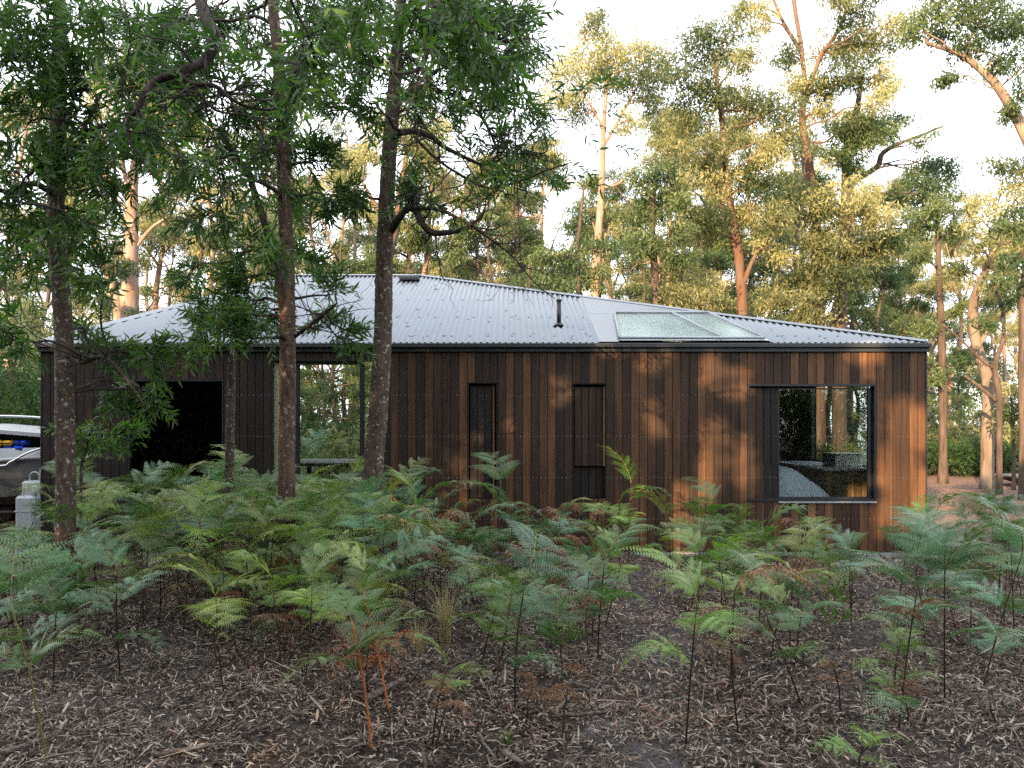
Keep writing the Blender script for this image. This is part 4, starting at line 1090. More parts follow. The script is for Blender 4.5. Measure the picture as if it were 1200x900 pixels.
# ------------------------------------------------------------------ shrubs
def shrub(label, px, Y, h, w, mat='shrub', seed=1, LL=.11, LW=.035, name='shrub', dens=1.0, cat='shrub', group='shrubs around the cabin'):
    x = (px - CX) / F * Y; z = float(ground(x, Y)); t = empty(name, (x, Y, z), label, cat, group)
    g = Geo(); gl = Geo(); n = max(5, int(7 * w * h))
    tips = []
    for k in range(n):
        a = rng.uniform(0, 6.28); e = np.array([x + math.cos(a) * w * .5 * rng.uniform(.2, 1), Y + math.sin(a) * w * .5 * rng.uniform(.2, 1), z + h * rng.uniform(.35, .95)])
        g.tube(wiggle((x + rng.normal(0, .05), Y + rng.normal(0, .05), z - .05), e, .018, .006, 5, .08), 5, cap=False); tips.append(e)
    g.build('stem', M['twig'], t)
    for e in tips:
        k = int(26 * dens); o = e + rng.normal(0, 1, (k, 3)) * np.array([w * .16, w * .16, h * .14]); o[:, 2] = np.maximum(o[:, 2], z + .05)
        D = unit(o - np.array([x, Y, z + h * .3])) + rng.normal(0, .4, (k, 3))
        sprays(gl, o, D, .26, 9, LL, LW, .3)
    gl.build('foliage', [M[mat], M['twig']], t)
    return t


s1 = shrub('broad dark shrub behind the boat at the left edge', 20, 17.0, 2.7, 2.6, dens=1.3)
s2 = shrub('low dark fern-like shrub right of the cabin corner', 1110, 31.5, 1.0, 2.6)
s3 = shrub('rounded yellow-green shrub below the thin straight gum', 1118, 35, 1.9, 2.4, 'gum_leaf')
wl = [('dark shrub beyond the clearing, ' + ORD[i] + ' from the cabin corner', px, Y, s) for i, (px, Y, s) in enumerate([(1090, 32, 1.0), (1135, 31.5, .9), (1152, 32.5, 1.15), (1172, 31, 1.05), (1192, 31.5, 1.2), (1215, 31, 1.1)])]
for lab, px, Y, s in wl:
    x = (px - CX) / F * Y; dup(s2, (x, Y, float(ground(x, Y))), random.uniform(0, 6), s, lab, 'low shrubs at the back of the clearing')
wl = [(355, 21, .75), (372, 23, .9), (388, 26, .8), (405, 22, .8), (420, 25, .9), (440, 23, .8), (340, 27, 1.0), (960, 27, .55), (1012, 25, .5), (985, 32, .6), (1022, 30, .6)]
for i, (px, Y, s) in enumerate(wl):
    x = (px - CX) / F * Y
    w_ = 'glass door' if px < 500 else 'bedroom window'
    j = i if px < 500 else i - 7
    dup(s1 if i % 3 == 1 else s3, (x, Y, float(ground(x, Y))), random.uniform(0, 6), s * (.72 if i % 3 == 1 else 1.0), f'leafy shrub seen through the {w_}, {ORD[j]} in its row', f'shrubs seen through the {w_}')
wl = [(-15, 20, 1.1), (55, 24, 1.0), (100, 30, 1.1), (180, 32, 1.0), (270, 30, 1.1)]
for i, (px, Y, s) in enumerate(wl):
    x = (px - CX) / F * Y; dup(s1, (x, Y, float(ground(x, Y))), random.uniform(0, 6), s, f'leafy shrub behind the left end of the cabin, {ORD[i]} from the left', 'shrubs behind the left end of the cabin')
wl = [(1100, 36, .9), (1140, 38, 1.1), (1165, 36, 1.0), (1195, 38, 1.1)]
for i, (px, Y, s) in enumerate(wl):
    x = (px - CX) / F * Y; dup(s3, (x, Y, float(ground(x, Y))), random.uniform(0, 6), s, f'yellow-green shrub far behind the clearing, {ORD[i]} from the cabin corner', 'yellow-green shrubs behind the clearing')


# ------------------------------------------------------------------ foreground wattles
def side_twigs(g, path, n, L, r0, tips, depth=1, up=.15):
    for _ in range(n):
        i = rng.integers(int(len(path) * .15), len(path)); a = path[i]; T = unit(path[min(i + 1, len(path) - 1), :3] - path[max(i - 1, 0), :3])
        d = unit(T * .5 + unit(rng.normal(size=3)) * np.array([1, .7, 1]) + [0, 0, up])
        l = L * rng.uniform(.5, 1.2); w = wiggle(a, a[:3] + d * l, min(r0, a[3] * .7), .0018, 6, .14)
        g.tube(w, 5, cap=False)
        if depth > 0: side_twigs(g, w, 4, L * .5, r0 * .5, tips, depth - 1, up)
        else: tips.append((w[-1, :3], unit(w[-1, :3] - w[-3, :3])))


def wattle(label, trunk, limbs, blobs, bark='bark', name='wattle_tree', twigs=8, leafy=.5, LL=.120, LW=.024, per=1.05, K=12, tone=(0, 1)):
    base = trunk[0][:3].copy(); t = empty(name, tuple(base), label, 'tree', 'wattle trees in front of the cabin')
    g = Geo(); tr = trunk.copy(); tr[:2, 3] *= [1.3, 1.1]
    # finer rings for bark relief
    m_ = 3; ii = np.linspace(0, len(tr) - 1, len(tr) * m_); tr2 = np.stack([np.interp(ii, np.arange(len(tr)), tr[:, q]) for q in range(4)], 1)
    g.tube(tr2, 22, lump=.03); g.build('trunk', M[bark], t)
    allp = [trunk]; tips = []; gt = Geo()
    for l in limbs:
        g = Geo(); g.tube(l, 10, lump=.05); g.build('limb', M['limb'], t); allp.append(l)
        side_twigs(gt, l, twigs, .55, .009, tips)
    A = np.vstack(allp)
    gl = Geo(); ends = []; dirs = []
    for (px, py, Rp, Y) in blobs:
        c = P(px, py, Y); Rm = Rp / F * Y; d = np.linalg.norm((A[:, :3] - c) * [1, 1, 1.0], axis=1)
        a = A[int(np.argmin(d + .3 * np.maximum(0, A[:, 2] - c[2])))]
        cn = wiggle(a, c, min(.02, a[3] * .7), .006, 7, .10, .04); gt.tube(cn, 6, cap=False)
        for _ in range(max(4, int(23 * Rm * per))):
            e = c + unit(rng.normal(size=3)) * Rm * rng.uniform(.3, .85)
            s = cn[rng.integers(len(cn) // 2, len(cn))]
            w = wiggle(s, e, .0055, .0018, 5, .16); gt.tube(w, 4, cap=False)
            for _ in range(int(rng.integers(4, 7))):
                q = w[rng.integers(len(w) // 3, len(w)), :3]; ends.append(q); dirs.append(unit(e - s[:3]) + rng.normal(0, .6, 3) + [0, 0, -.1])
    for p, d in tips:
        if rng.random() < leafy and p[2] > EYE + (HY - 255) / F * p[1]: ends.append(p); dirs.append(d)
    gt.build('branch', M['twig'], t)
    n = len(ends); sprays(gl, np.array(ends), np.array(dirs), .24, K, LL, LW, .12, tone=rng.uniform(tone[0], tone[1], n)); gl.build('crown', [M['wattle'], M['twig']], t)
    return t


def bl(lst, Y, j=.9):
    return [(a, b, c, Y + rng.uniform(-j, j)) for a, b, c in lst]


YA, YBb, YCc = 7.8, 8.3, 8.8
wattle('leftmost wattle trunk, dark and straight, in front of the cabin end',
       pxpath(down([(77, 560, YA, .088), (76, 470, YA, .085), (75, 400, YA, .082), (70, 320, YA, .078), (66, 250, YA, .074), (68, 160, YA, .07), (70, 60, YA, .06), (70, -40, YA, .05), (75, -160, YA, .03)])),
       [pxpath([(66, 230, YA, .03), (40, 215, YA - .3, .026), (10, 225, YA - .6, .02), (-20, 215, YA - .8, .016)]), pxpath([(70, 250, YA, .028), (45, 240, YA + .2, .022), (15, 220, YA + .4, .018), (-10, 200, YA + .5, .012)]),
        pxpath([(78, 415, YA, .02), (95, 425, YA - .2, .018), (120, 418, YA - .4, .016), (145, 440, YA - .5, .013), (170, 475, YA - .6, .009)]),
        pxpath([(70, 240, YA, .022), (95, 248, YA, .018), (110, 235, YA, .012), (118, 228, YA, .008)]), pxpath([(68, 150, YA, .025), (100, 155, YA - .3, .02), (140, 140, YA - .6, .015)])],
       bl([(20, 60, 62), (90, 30, 55), (30, 145, 58), (110, 105, 52), (15, 245, 52), (85, 185, 50), (105, 262, 46), (25, 325, 48), (112, 322, 34), (40, 20, 48), (140, 60, 45), (60, 110, 48), (-10, 180, 55), (135, 205, 36), (55, 290, 38), (125, 165, 42), (10, 390, 34), (-5, 20, 40), (150, 20, 42), (40, 200, 44)], YA) +
       bl([(115, 412, 22), (150, 405, 22), (188, 422, 20), (180, 462, 20), (140, 452, 18), (100, 392, 18)], YA + .4, .3), 'bark', per=1.0)
wattle('middle wattle with smooth reddish trunk and a thinner stem beside it',
       pxpath(down([(336, 540, YBb, .083), (337, 470, YBb, .08), (337, 400, YBb, .078), (336, 300, YBb, .072), (333, 220, YBb, .065), (331, 150, YBb, .06), (325, 60, YBb, .055), (320, 0, YBb, .05), (322, -90, YBb, .04), (318, -180, YBb, .03)])),
       [pxpath([(333, 372, YBb, .042), (328, 335, YBb - .1, .04), (320, 295, YBb - .15, .038), (308, 255, YBb - .2, .036), (298, 225, YBb - .2, .033), (290, 200, YBb - .3, .028), (275, 180, YBb - .3, .02), (262, 160, YBb - .4, .012)]),
        pxpath([(331, 232, YBb, .022), (318, 220, YBb - .3, .02), (300, 212, YBb - .4, .018), (280, 212, YBb - .5, .013), (262, 222, YBb - .6, .009)]),
        pxpath([(322, -80, YBb, .045), (280, -70, YBb - 1.2, .044), (238, -20, YBb - 2.2, .042), (240, 18, YBb - 2.6, .040), (252, 40, YBb - 2.8, .038), (248, 58, YBb - 2.8, .036), (236, 74, YBb - 2.8, .033), (205, 86, YBb - 2.9, .028), (180, 97, YBb - 2.9, .024), (168, 112, YBb - 3, .02), (162, 128, YBb - 3, .016), (150, 140, YBb - 3, .012), (152, 165, YBb - 3, .010), (165, 185, YBb - 3, .008), (178, 205, YBb - 3, .005)]),
        pxpath([(208, 86, YBb - 2.9, .018), (225, 98, YBb - 2.9, .016), (250, 100, YBb - 2.9, .014), (270, 115, YBb - 2.9, .012), (290, 125, YBb - 2.9, .010), (320, 128, YBb - 2.9, .007), (345, 112, YBb - 2.9, .004)]),
        pxpath([(225, 98, YBb - 2.9, .011), (238, 115, YBb - 2.9, .010), (255, 130, YBb - 2.9, .008), (285, 135, YBb - 2.9, .005)]),
        pxpath([(345, 395, YBb, .018), (375, 372, YBb - .2, .015), (395, 355, YBb - .3, .010)])],
       bl([(175, 35, 55), (235, 20, 48), (290, 40, 58), (205, 125, 46), (272, 118, 48), (305, 175, 44), (232, 190, 44), (165, 160, 42), (352, 40, 52), (372, 195, 34), (395, 228, 28), (255, 245, 34), (290, 325, 34), (245, 368, 30), (315, 362, 28), (268, 385, 20), (382, 385, 24), (390, 345, 18), (350, 230, 26), (225, 100, 36), (340, 110, 40), (190, 80, 40), (355, 300, 24), (275, 350, 26), (190, 225, 26), (400, 398, 18), (318, 300, 26), (258, 80, 40), (370, 10, 40), (215, 45, 44), (155, 110, 40), (330, 160, 34), (290, 290, 22), (300, 385, 26), (225, 320, 22)], YBb), 'bark_red')
wattle('rightmost wattle trunk, leaning slightly right, with bare twisting limbs',
       pxpath(down([(438, 548, YCc, .105), (442, 500, YCc, .102), (446, 440, YCc, .098), (449, 380, YCc, .094), (450, 320, YCc, .09), (452, 260, YCc, .085), (455, 200, YCc, .08), (459, 140, YCc, .075), (463, 90, YCc, .065), (468, 30, YCc, .055), (472, -40, YCc, .05), (478, -150, YCc, .035)])),
       [pxpath([(461, 163, YCc, .034), (472, 155, YCc - .2, .032), (492, 155, YCc - .3, .03), (508, 162, YCc - .4, .027), (520, 172, YCc - .4, .024), (540, 182, YCc - .5, .02), (562, 192, YCc - .5, .015), (575, 190, YCc - .5, .012), (584, 178, YCc - .5, .008), (582, 160, YCc - .5, .005)]),
        pxpath([(458, 272, YCc, .038), (466, 258, YCc - .2, .038), (478, 244, YCc - .3, .036), (488, 248, YCc - .3, .034), (496, 264, YCc - .4, .032), (508, 273, YCc - .4, .030), (528, 272, YCc - .5, .026), (548, 266, YCc - .5, .02), (562, 255, YCc - .5, .015), (568, 245, YCc - .5, .010)]),
        pxpath([(484, 245, YCc - .3, .020), (510, 245, YCc - .4, .018), (530, 252, YCc - .4, .015), (560, 270, YCc - .5, .012), (600, 300, YCc - .6, .009), (625, 330, YCc - .6, .006), (650, 350, YCc - .7, .004)]),
        pxpath([(470, 60, YCc, .026), (490, 75, YCc - .3, .024), (502, 95, YCc - .5, .022), (515, 108, YCc - .5, .02), (535, 112, YCc - .6, .018), (555, 125, YCc - .6, .016), (572, 150, YCc - .6, .014), (584, 178, YCc - .7, .011)]),
        pxpath([(485, 160, YCc - .3, .016), (510, 185, YCc - .4, .014), (540, 205, YCc - .5, .013), (572, 220, YCc - .5, .012), (610, 212, YCc - .6, .010), (640, 200, YCc - .7, .008), (670, 190, YCc - .7, .005)]),
        pxpath([(584, 178, YCc - .6, .008), (610, 180, YCc - .6, .008), (640, 178, YCc - .7, .007), (638, 155, YCc - .7, .005), (650, 140, YCc - .7, .004), (690, 145, YCc - .8, .003)]),
        pxpath([(472, -10, YCc, .035), (500, 0, YCc - 1.4, .034), (522, 10, YCc - 2.0, .030), (512, 22, YCc - 2.2, .028), (502, 45, YCc - 2.2, .024), (498, 70, YCc - 2.2, .020), (488, 82, YCc - 2.2, .016), (470, 86, YCc - 2.3, .012), (450, 82, YCc - 2.3, .009), (430, 75, YCc - 2.3, .006)]),
        pxpath([(474, -60, YCc, .03), (520, -30, YCc - .5, .026), (560, 20, YCc - .8, .02), (590, 48, YCc - 1, .015), (620, 45, YCc - 1, .010)]),
        pxpath([(600, 60, YCc - .6, .008), (606, 210, YCc - .6, .006), (608, 270, YCc - .6, .005), (612, 330, YCc - .6, .003)])],
       bl([(430, 35, 48), (495, 30, 46), (545, 25, 44), (590, 45, 42), (620, 60, 26), (600, 100, 32), (612, 132, 26), (480, 95, 40), (420, 110, 42), (530, 75, 36), (560, 95, 30), (615, 20, 26), (460, 70, 38), (405, 60, 40), (540, 130, 18), (500, 125, 20), (600, 165, 14), (415, 225, 20), (490, 232, 18), (560, 55, 34), (395, 130, 30), (570, 10, 36), (640, 205, 13), (590, 205, 12), (400, 15, 40), (475, 235, 14), (520, 60, 34)], YCc), twigs=15, leafy=.30)
wattle('small forked dead-looking sapling between the dark window and the door',
       pxpath(down([(269, 535, 9.6, .052), (270, 490, 9.6, .048), (271, 450, 9.6, .045), (272, 420, 9.6, .042), (280, 402, 9.6, .036), (300, 388, 9.5, .028), (318, 375, 9.4, .018)])),
       [pxpath([(272, 420, 9.6, .03), (262, 405, 9.6, .024), (245, 402, 9.5, .016), (225, 398, 9.5, .01)])], bl([(235, 375, 22), (262, 368, 22), (300, 365, 20), (222, 395, 16)], 9.4, .3), 'bark', twigs=7, per=.8)
# near overhanging leaves: a leafy bough reaching forward from the middle wattle
wattle('slender wattle leaning in overhead, its large near leaves hanging at the top',
       smooth(np.array([[-2.6, 2.6, -.15, .07], [-2.55, 2.7, 2.0, .06], [-2.3, 3.0, 4.0, .045], [-1.9, 3.6, 4.6, .03], [-1.4, 4.3, 4.5, .02]]), 6),
       [pxpath([(285, -70, 4.4, .014), (330, -20, 4.7, .011), (350, 20, 4.8, .008), (365, 45, 4.8, .005)]), pxpath([(340, -60, 4.5, .014), (430, -50, 4.6, .012), (520, -20, 4.8, .009), (545, 10, 4.9, .005)])],
       bl([(365, 50, 30), (345, 85, 22), (385, 30, 26), (545, 40, 24), (575, 80, 22), (555, 10, 24), (430, -5, 34), (480, 10, 28)], 4.8, .3), 'bark', twigs=4, leafy=.5, LL=.11, LW=.022, per=.75, K=9, tone=(.3, 1))
wattle('leafy young wattle bush at the foot of the leftmost trunk',
       pxpath(down([(95, 560, 9.2, .02), (100, 530, 9.2, .016), (108, 500, 9.2, .012)])), [], bl([(90, 512, 15), (112, 518, 17), (135, 508, 14)], 9.2, .3), 'bark', per=.8, tone=(.4, 1))


# ------------------------------------------------------------------ bracken ferns
def frond_mesh(seed, L=.80, droop=1.0, dead=False):
    """one arching, thrice-divided bracken frond along +Y, starting at the origin"""
    r = np.random.default_rng(seed); n = 22
    s = np.linspace(0, 1, n); el = R(52) - R(88) * droop * s ** 1.05
    dy = np.cos(el); dz = np.sin(el); bend = np.cumsum(r.normal(0, .018, n))
    py = np.concatenate([[0], np.cumsum(dy[:-1])]) * L / n; pz = np.concatenate([[0], np.cumsum(dz[:-1])]) * L / n; px = np.cumsum(bend) * L / n
    rach = np.stack([px, py, pz], 1); g = Geo()
    g.tube(np.hstack([rach, (np.linspace(.0035, .001, n))[:, None]]), 5, 1, cap=False)
    tris_V = []; tone = []
    NP = 8
    ts = np.linspace(.10, .97, NP) ** 1.05
    for q, t in enumerate(ts):
        i = t * (n - 1); i0 = int(i); c = rach[i0] * (1 - i + i0) + rach[min(i0 + 1, n - 1)] * (i - i0)
        T = unit(rach[min(i0 + 1, n - 1)] - rach[max(i0 - 1, 0)])
        Nn = unit(np.cross([1., 0, 0], T)); N0 = Nn
        if Nn[2] < 0: Nn = -Nn
        PL = L * .50 * (1 - t) ** .9 * (1 if q > 0 else .92) + .035
        for sd in (-1, 1):
            pl_ = PL * r.uniform(.85, 1.1); ang = R(58) + r.normal(0, .12); d0 = unit(np.array([sd, 0, 0]) * math.sin(ang) + T * math.cos(ang) + Nn * .18)
            Nn = unit((N0 if N0[2] >= 0 else -N0) + r.normal(0, .22, 3)); m = max(4, int(pl_ / .019)); ss = (np.arange(m) + .5) / m
            sag = (.26 + .30 * r.random()) * (2.2 if dead else 1)
            cp = c + d0 * (pl_ * ss)[:, None] + np.array([0, 0, -1.]) * (pl_ * sag * ss ** 2)[:, None] + T * (pl_ * .10 * ss ** 2)[:, None]
            pt = np.gradient(cp, axis=0) if m > 1 else d0[None]; pt = unit(pt)
            g.tube(np.hstack([np.vstack([c, cp]), np.linspace(.0018, .0006, m + 1)[:, None]]), 3, 1, cap=False)
            ql = np.minimum(.22 * pl_, .058) * (1 - ss) ** .75 * np.clip(.55 + ss * 3, 0, 1) + .006
            for sd2 in (-1, 1):
                side = unit(np.cross(pt, Nn)) * sd2
                if dead: nn = Nn + r.normal(0, .6, (m, 3))
                qd = unit(side * .88 + pt * .42 + Nn * (-.10 if not dead else -.6) + r.normal(0, .05 if not dead else .3, (m, 3)))
                across = unit(np.cross(qd, Nn))
                # serrated blade: midrib points and lobe tips
                K = 5; u = np.linspace(0, 1, K + 1)
                mid = cp[:, None] + qd[:, None] * (ql[:, None] * u[None])[..., None] + np.array([0, 0, -1.]) * ((ql * .14)[:, None] * u[None] ** 2)[..., None]
                wdt = np.minimum(ql * .27, .0120)[:, None] * np.array([.85, 1.0, .85, .62, .36])[None]
                um = (u[:-1] + u[1:]) / 2 + .06
                mm = cp[:, None] + qd[:, None] * (ql[:, None] * um[None])[..., None] + np.array([0, 0, -1.]) * ((ql * .14)[:, None] * um[None] ** 2)[..., None]
                tA = mm + across[:, None] * wdt[..., None]; tB = mm - across[:, None] * wdt[..., None]
                Vv = np.concatenate([mid, tA, tB], 1)   # m, (K+1)+K+K
                w_ = 3 * K + 1; F3 = []
                for k in range(K): F3 += [[k, k + 1, K + 1 + k], [k + 1, k, 2 * K + 1 + k]]
                F3 = np.array(F3); Fa = ((np.arange(m) * w_)[:, None, None] + F3[None]).reshape(-1, 3)
                tn = np.clip(r.uniform(.2, .8) + r.normal(0, .12, m), 0, 1)
                g.add(Vv.reshape(-1, 3), [Fa], 0, np.repeat(tn, w_), True)
    return g


FR = {}
def frond_proto(key, seed, L, droop, dead, stem):
    g = frond_mesh(seed, L, droop, dead); o = g.build('frond', [M['fern'], M[stem]]); me = o.data; bpy.data.objects.remove(o); FR[key] = me
for k in range(6): frond_proto(('g', k), 200 + k, .66 + .06 * (k % 3), .95 + .14 * (k % 4), False, 'fern_stem_green')
for k in range(2): frond_proto(('d', k), 300 + k, .62, 1.75, True, 'fern_stem')

TONES = {'green': (.058, .130, .030), 'bright': (.120, .205, .035), 'yellow': (.165, .205, .050), 'blue': (.070, .160, .092), 'dark': (.032, .085, .030), 'brown': (.20, .085, .035), 'rust': (.30, .10, .03), 'tan': (.30, .19, .10)}
WORD = {'green': 'mid-green', 'bright': 'bright green', 'yellow': 'yellow-green', 'blue': 'blue-green', 'dark': 'dark green', 'brown': 'dead brown', 'rust': 'rusty dead', 'tan': 'dry tan'}
ferns = []


def fern(x, y, H, tone, nf=None, az=None, stem='fern_stem', label=None, fs=1.0, lean=None):
    z = float(ground(x, y)); t = empty('bracken_fern', (x, y, z), label, 'fern', 'bracken ferns in front of the cabin')
    dead = tone in ('brown', 'rust', 'tan')
    hs = H * (.80 if not dead else .85)
    if lean is None: lean = rng.normal(0, .11, 2)
    top = np.array([x + lean[0] * H, y + lean[1] * H, z + hs])
    mid = (np.array([x, y, z]) + top) / 2 + np.append(rng.normal(0, .018, 2), 0)
    path = smooth([[x, y, z - .04, .0062], [mid[0], mid[1], mid[2], .0052], [top[0], top[1], top[2], .0035]], 6)
    g = Geo(); g.tube(path, 6); g.build('stem', M[stem], t)
    nf = (nf or int(rng.integers(2, 5))) + (0 if dead else 1); az = rng.uniform(0, 6.28) if az is None else az
    for k in range(nf):
        key = ('d', int(rng.integers(2))) if dead else ('g', int(rng.integers(6)))
        me = FR[key]; o = bpy.data.objects.new('frond', me); col.objects.link(o); o.parent = t
        u = 1.0 if k == 0 else (1.0 - .16 * k * rng.uniform(.6, 1.2)); i = min(len(path) - 1, int(u * (len(path) - 1))); p = path[i]
        o.location = (p[0] - x, p[1] - y, p[2] - z)
        a = az + k * 2.4 + rng.normal(0, .35); s = fs * (.88 - .04 * k) * rng.uniform(.8, 1.12) * min(1.05, .55 + H * .45)
        o.rotation_euler = (rng.normal(0, .14) + (R(18) if k == 0 else 0), rng.normal(0, .14), a); o.scale = (s * rng.uniform(.92, 1.1), s, s)
        c = np.array(TONES[tone]) * 1.6 * rng.uniform(.72, 1.3) * (1 + rng.normal(0, .06, 3)); o.color = (*np.clip(c, 0, 1), 1)
    if not dead and rng.random() < .42:          # an old browned frond hanging low on the same stem
        for q in range(int(rng.integers(1, 3))):
            o = bpy.data.objects.new('frond', FR[('d', int(rng.integers(2)))]); col.objects.link(o); o.parent = t; p = path[int(len(path) * rng.uniform(.35, .75))]
            o.location = (p[0] - x, p[1] - y, p[2] - z); o.rotation_euler = (rng.normal(0, .2), 0, rng.uniform(0, 6.28)); s = rng.uniform(.55, .85) * min(1.0, .5 + H * .4); o.scale = (s, s, s)
            c = np.array(TONES[str(rng.choice(['brown', 'rust', 'tan']))]) * rng.uniform(.6, 1.1); o.color = (*c, 1); o['label'] = 'browned dead frond'
    ferns.append((t, x, y, tone, label is None))
    return t


def pfern(px, pyb, pyt, tone, **kw):
    Y = EYE * F / (pyb - HY); x = (px - CX) / F * Y; H = (pyb - pyt) / F * Y
    return fern(x, Y, H, tone, **kw)


pfern(57, 885, 640, 'green', nf=3, az=.6, stem='fern_stem_green', label='tall bracken with thin yellow-green stem at the far left front')
pfern(60, 745, 655, 'green', nf=3, label='small bracken frond cluster low at the left front')
pfern(141, 775, 612, 'blue', nf=4, az=1.2, label='blue-green bracken with dark stem, spreading wide at left')
pfern(263, 812, 672, 'yellow', nf=2, az=1.9, label='pale yellow-green bracken arching low over the bare litter at left')
pfern(357, 800, 655, 'bright', nf=3, az=5.2, label='bright bracken on dark stem near the orange stems')
pfern(437, 880, 690, 'green', nf=3, az=1.0, stem='fern_stem_orange', label='bracken standing on a tall bright orange stem', lean=np.array([-.14, .05]))
pfern(458, 835, 660, 'green', nf=3, az=4.3, stem='fern_stem_orange', label='bracken on a shorter orange stem behind the tall orange one', lean=np.array([-.2, .1]))
pfern(506, 870, 752, 'bright', nf=2, az=1.5, stem='fern_stem', label='small bright bracken with arching fronds above a dead brown stalk', fs=.8)
pfern(508, 880, 800, 'brown', nf=2, label='dead brown fern collapsed at the foot of the small bright bracken', fs=.7)
pfern(603, 832, 628, 'blue', nf=4, az=.2, label='large blue-green bracken in the middle of the picture')
pfern(580, 800, 668, 'green', nf=3, az=2.4, label='mid-green bracken just left of the large blue-green one')
pfern(660, 810, 700, 'green', nf=2, az=4.4, label='thin bracken with leaning crossed stem right of the large blue-green one')
pfern(668, 752, 640, 'brown', nf=2, label='dead brown fern hanging behind the large blue-green bracken')
pfern(700, 770, 625, 'green', nf=3, az=5.0, label='bracken with drooping right fronds at the edge of the ash path')
pfern(803, 862, 645, 'bright', nf=3, az=.9, label='bright bracken on a very thin stem right of the ash path')
pfern(866, 848, 640, 'brown', nf=2, label='dead brown fern hanging upright beside the bright one')
pfern(862, 790, 625, 'bright', nf=4, az=3.4, label='bright bushy bracken in front of the bedroom wall')
pfern(901, 775, 622, 'yellow', nf=3, az=5.6, label='yellow-green bracken with browning tips in front of the bedroom wall')
pfern(925, 760, 655, 'brown', nf=2, label='browned drooping fern beside the yellow-green bracken')
pfern(943, 822, 650, 'green', nf=4, az=.3, label='mid-green bracken below the bedroom window')
pfern(930, 780, 690, 'blue', nf=2, az=2.2, label='low blue-green bracken below the bedroom window')
pfern(1052, 858, 612, 'blue', nf=4, az=5.5, label='tallest leaning dark-stemmed bracken at right', lean=np.array([.14, .05]))
pfern(1048, 810, 730, 'bright', nf=5, az=1.2, label='dense low bright fern tuft at right front', fs=1.0)
pfern(1107, 822, 598, 'blue', nf=4, az=.5, label='blue-green bracken with broad crown right of the leaning one')
pfern(1150, 800, 602, 'blue', nf=4, az=2.5, label='blue-green bracken second from the right edge')
pfern(1125, 745, 610, 'blue', nf=4, az=4.0, label='blue-green bracken behind the broad blue-green crown')
pfern(1190, 765, 590, 'green', nf=4, az=1.3, label='green bracken cut by the right edge')
pfern(1165, 720, 595, 'green', nf=3, az=1.9, label='yellowing bracken behind the right blue-green group')
pfern(1085, 765, 630, 'green', nf=3, az=5.9, label='mid-green bracken between the leaning one and the broad blue-green crown')
pfern(1012, 905, 858, 'bright', nf=3, az=2.8, label='small bright fern seedling at the bottom edge', fs=.8)
pfern(738, 690, 540, 'green', nf=4, az=1.3, label='bracken with stacked fronds in front of the second narrow shutter')
pfern(725, 668, 565, 'bright', nf=4, az=4.0, label='bracken crowding the wall below the second narrow shutter')
pfern(562, 690, 530, 'green', nf=5, az=.1, label='tall rounded bracken in front of the first narrow shutter')
pfern(602, 680, 560, 'blue', nf=4, az=2.0, label='pale blue-green bracken right of the tall rounded one')
pfern(840, 680, 568, 'green', nf=3, az=.8, label='bracken against the warm boards left of the bedroom window')
pfern(818, 700, 590, 'green', nf=3, az=3.0, label='low bracken at the right end of the ash path')
pfern(280, 680, 520, 'yellow', nf=2, az=1.0, label='upright pale bracken rising before the forked sapling')
for px_, pb_, pt_ in ((30, 705, 612), (12, 730, 640), (48, 690, 600)): pfern(px_, pb_, pt_, 'green', nf=4)
pfern(432, 822, 742, 'rust', nf=5, fs=1.1, label='large rusty orange dead fern beside the orange stems')
for px, pb, pt in ((660, 850, 790), (855, 800, 735), (985, 830, 765), (1065, 850, 800), (130, 690, 650), (405, 770, 715), (455, 800, 735), (620, 838, 790)):
    pfern(px, pb, pt, 'brown' if px != 455 else 'rust', nf=3, fs=.75)

# random fill of the dense bank and the thinner right side
def fill(n, pxr, pyr, tones, hr, mind=.32):
    pts = []
    tries = 0
    while len(pts) < n and tries < n * 60:
        tries += 1
        px = rng.uniform(*pxr); pb = rng.uniform(*pyr) if True else 0
        Y = EYE * F / (pb - HY); x = (px - CX) / F * Y
        if any((x - a) ** 2 + (Y - b) ** 2 < mind ** 2 for a, b in pts) or Y > 11.55 or (470 < px < 550 and 732 < pb < 800): continue
        pts.append((x, Y)); hh = rng.uniform(*hr)
        if 340 < px < 440: hh = min(hh, 1.66 - .046 * Y)
        fern(x, Y, hh, str(rng.choice(tones)))
TB = ['green', 'green', 'blue', 'blue', 'dark', 'bright', 'green', 'yellow', 'blue']
fill(44, (75, 500), (656, 700), TB, (1.12, 1.55), .36)
fill(34, (85, 500), (700, 745), TB, (1.0, 1.32), .33)
fill(10, (250, 520), (742, 790), TB + ['yellow', 'bright'], (.75, 1.0), .3)
fill(16, (230, 480), (690, 735), ['green', 'bright', 'blue', 'yellow'], (1.15, 1.4), .25)
fill(7, (10, 90), (735, 790), ['green', 'blue', 'dark'], (.6, .8), .3)
fill(12, (500, 700), (668, 720), ['green', 'bright', 'blue', 'brown'], (.7, 1.0), .32)
fill(10, (520, 720), (715, 770), ['green', 'bright', 'brown', 'blue'], (.6, .85), .3)
fill(9, (780, 900), (672, 740), ['green', 'bright', 'yellow'], (.7, .95), .3)
fill(7, (900, 1000), (690, 760), ['green', 'bright', 'blue', 'brown'], (.65, .9), .3)
fill(12, (1050, 1230), (668, 760), ['blue', 'blue', 'green', 'yellow'], (.85, 1.15), .34)
fill(5, (150, 450), (665, 700), ['rust', 'brown'], (1.0, 1.25), .5)
fill(5, (330, 560), (680, 740), ['tan', 'brown'], (.9, 1.05), .4)
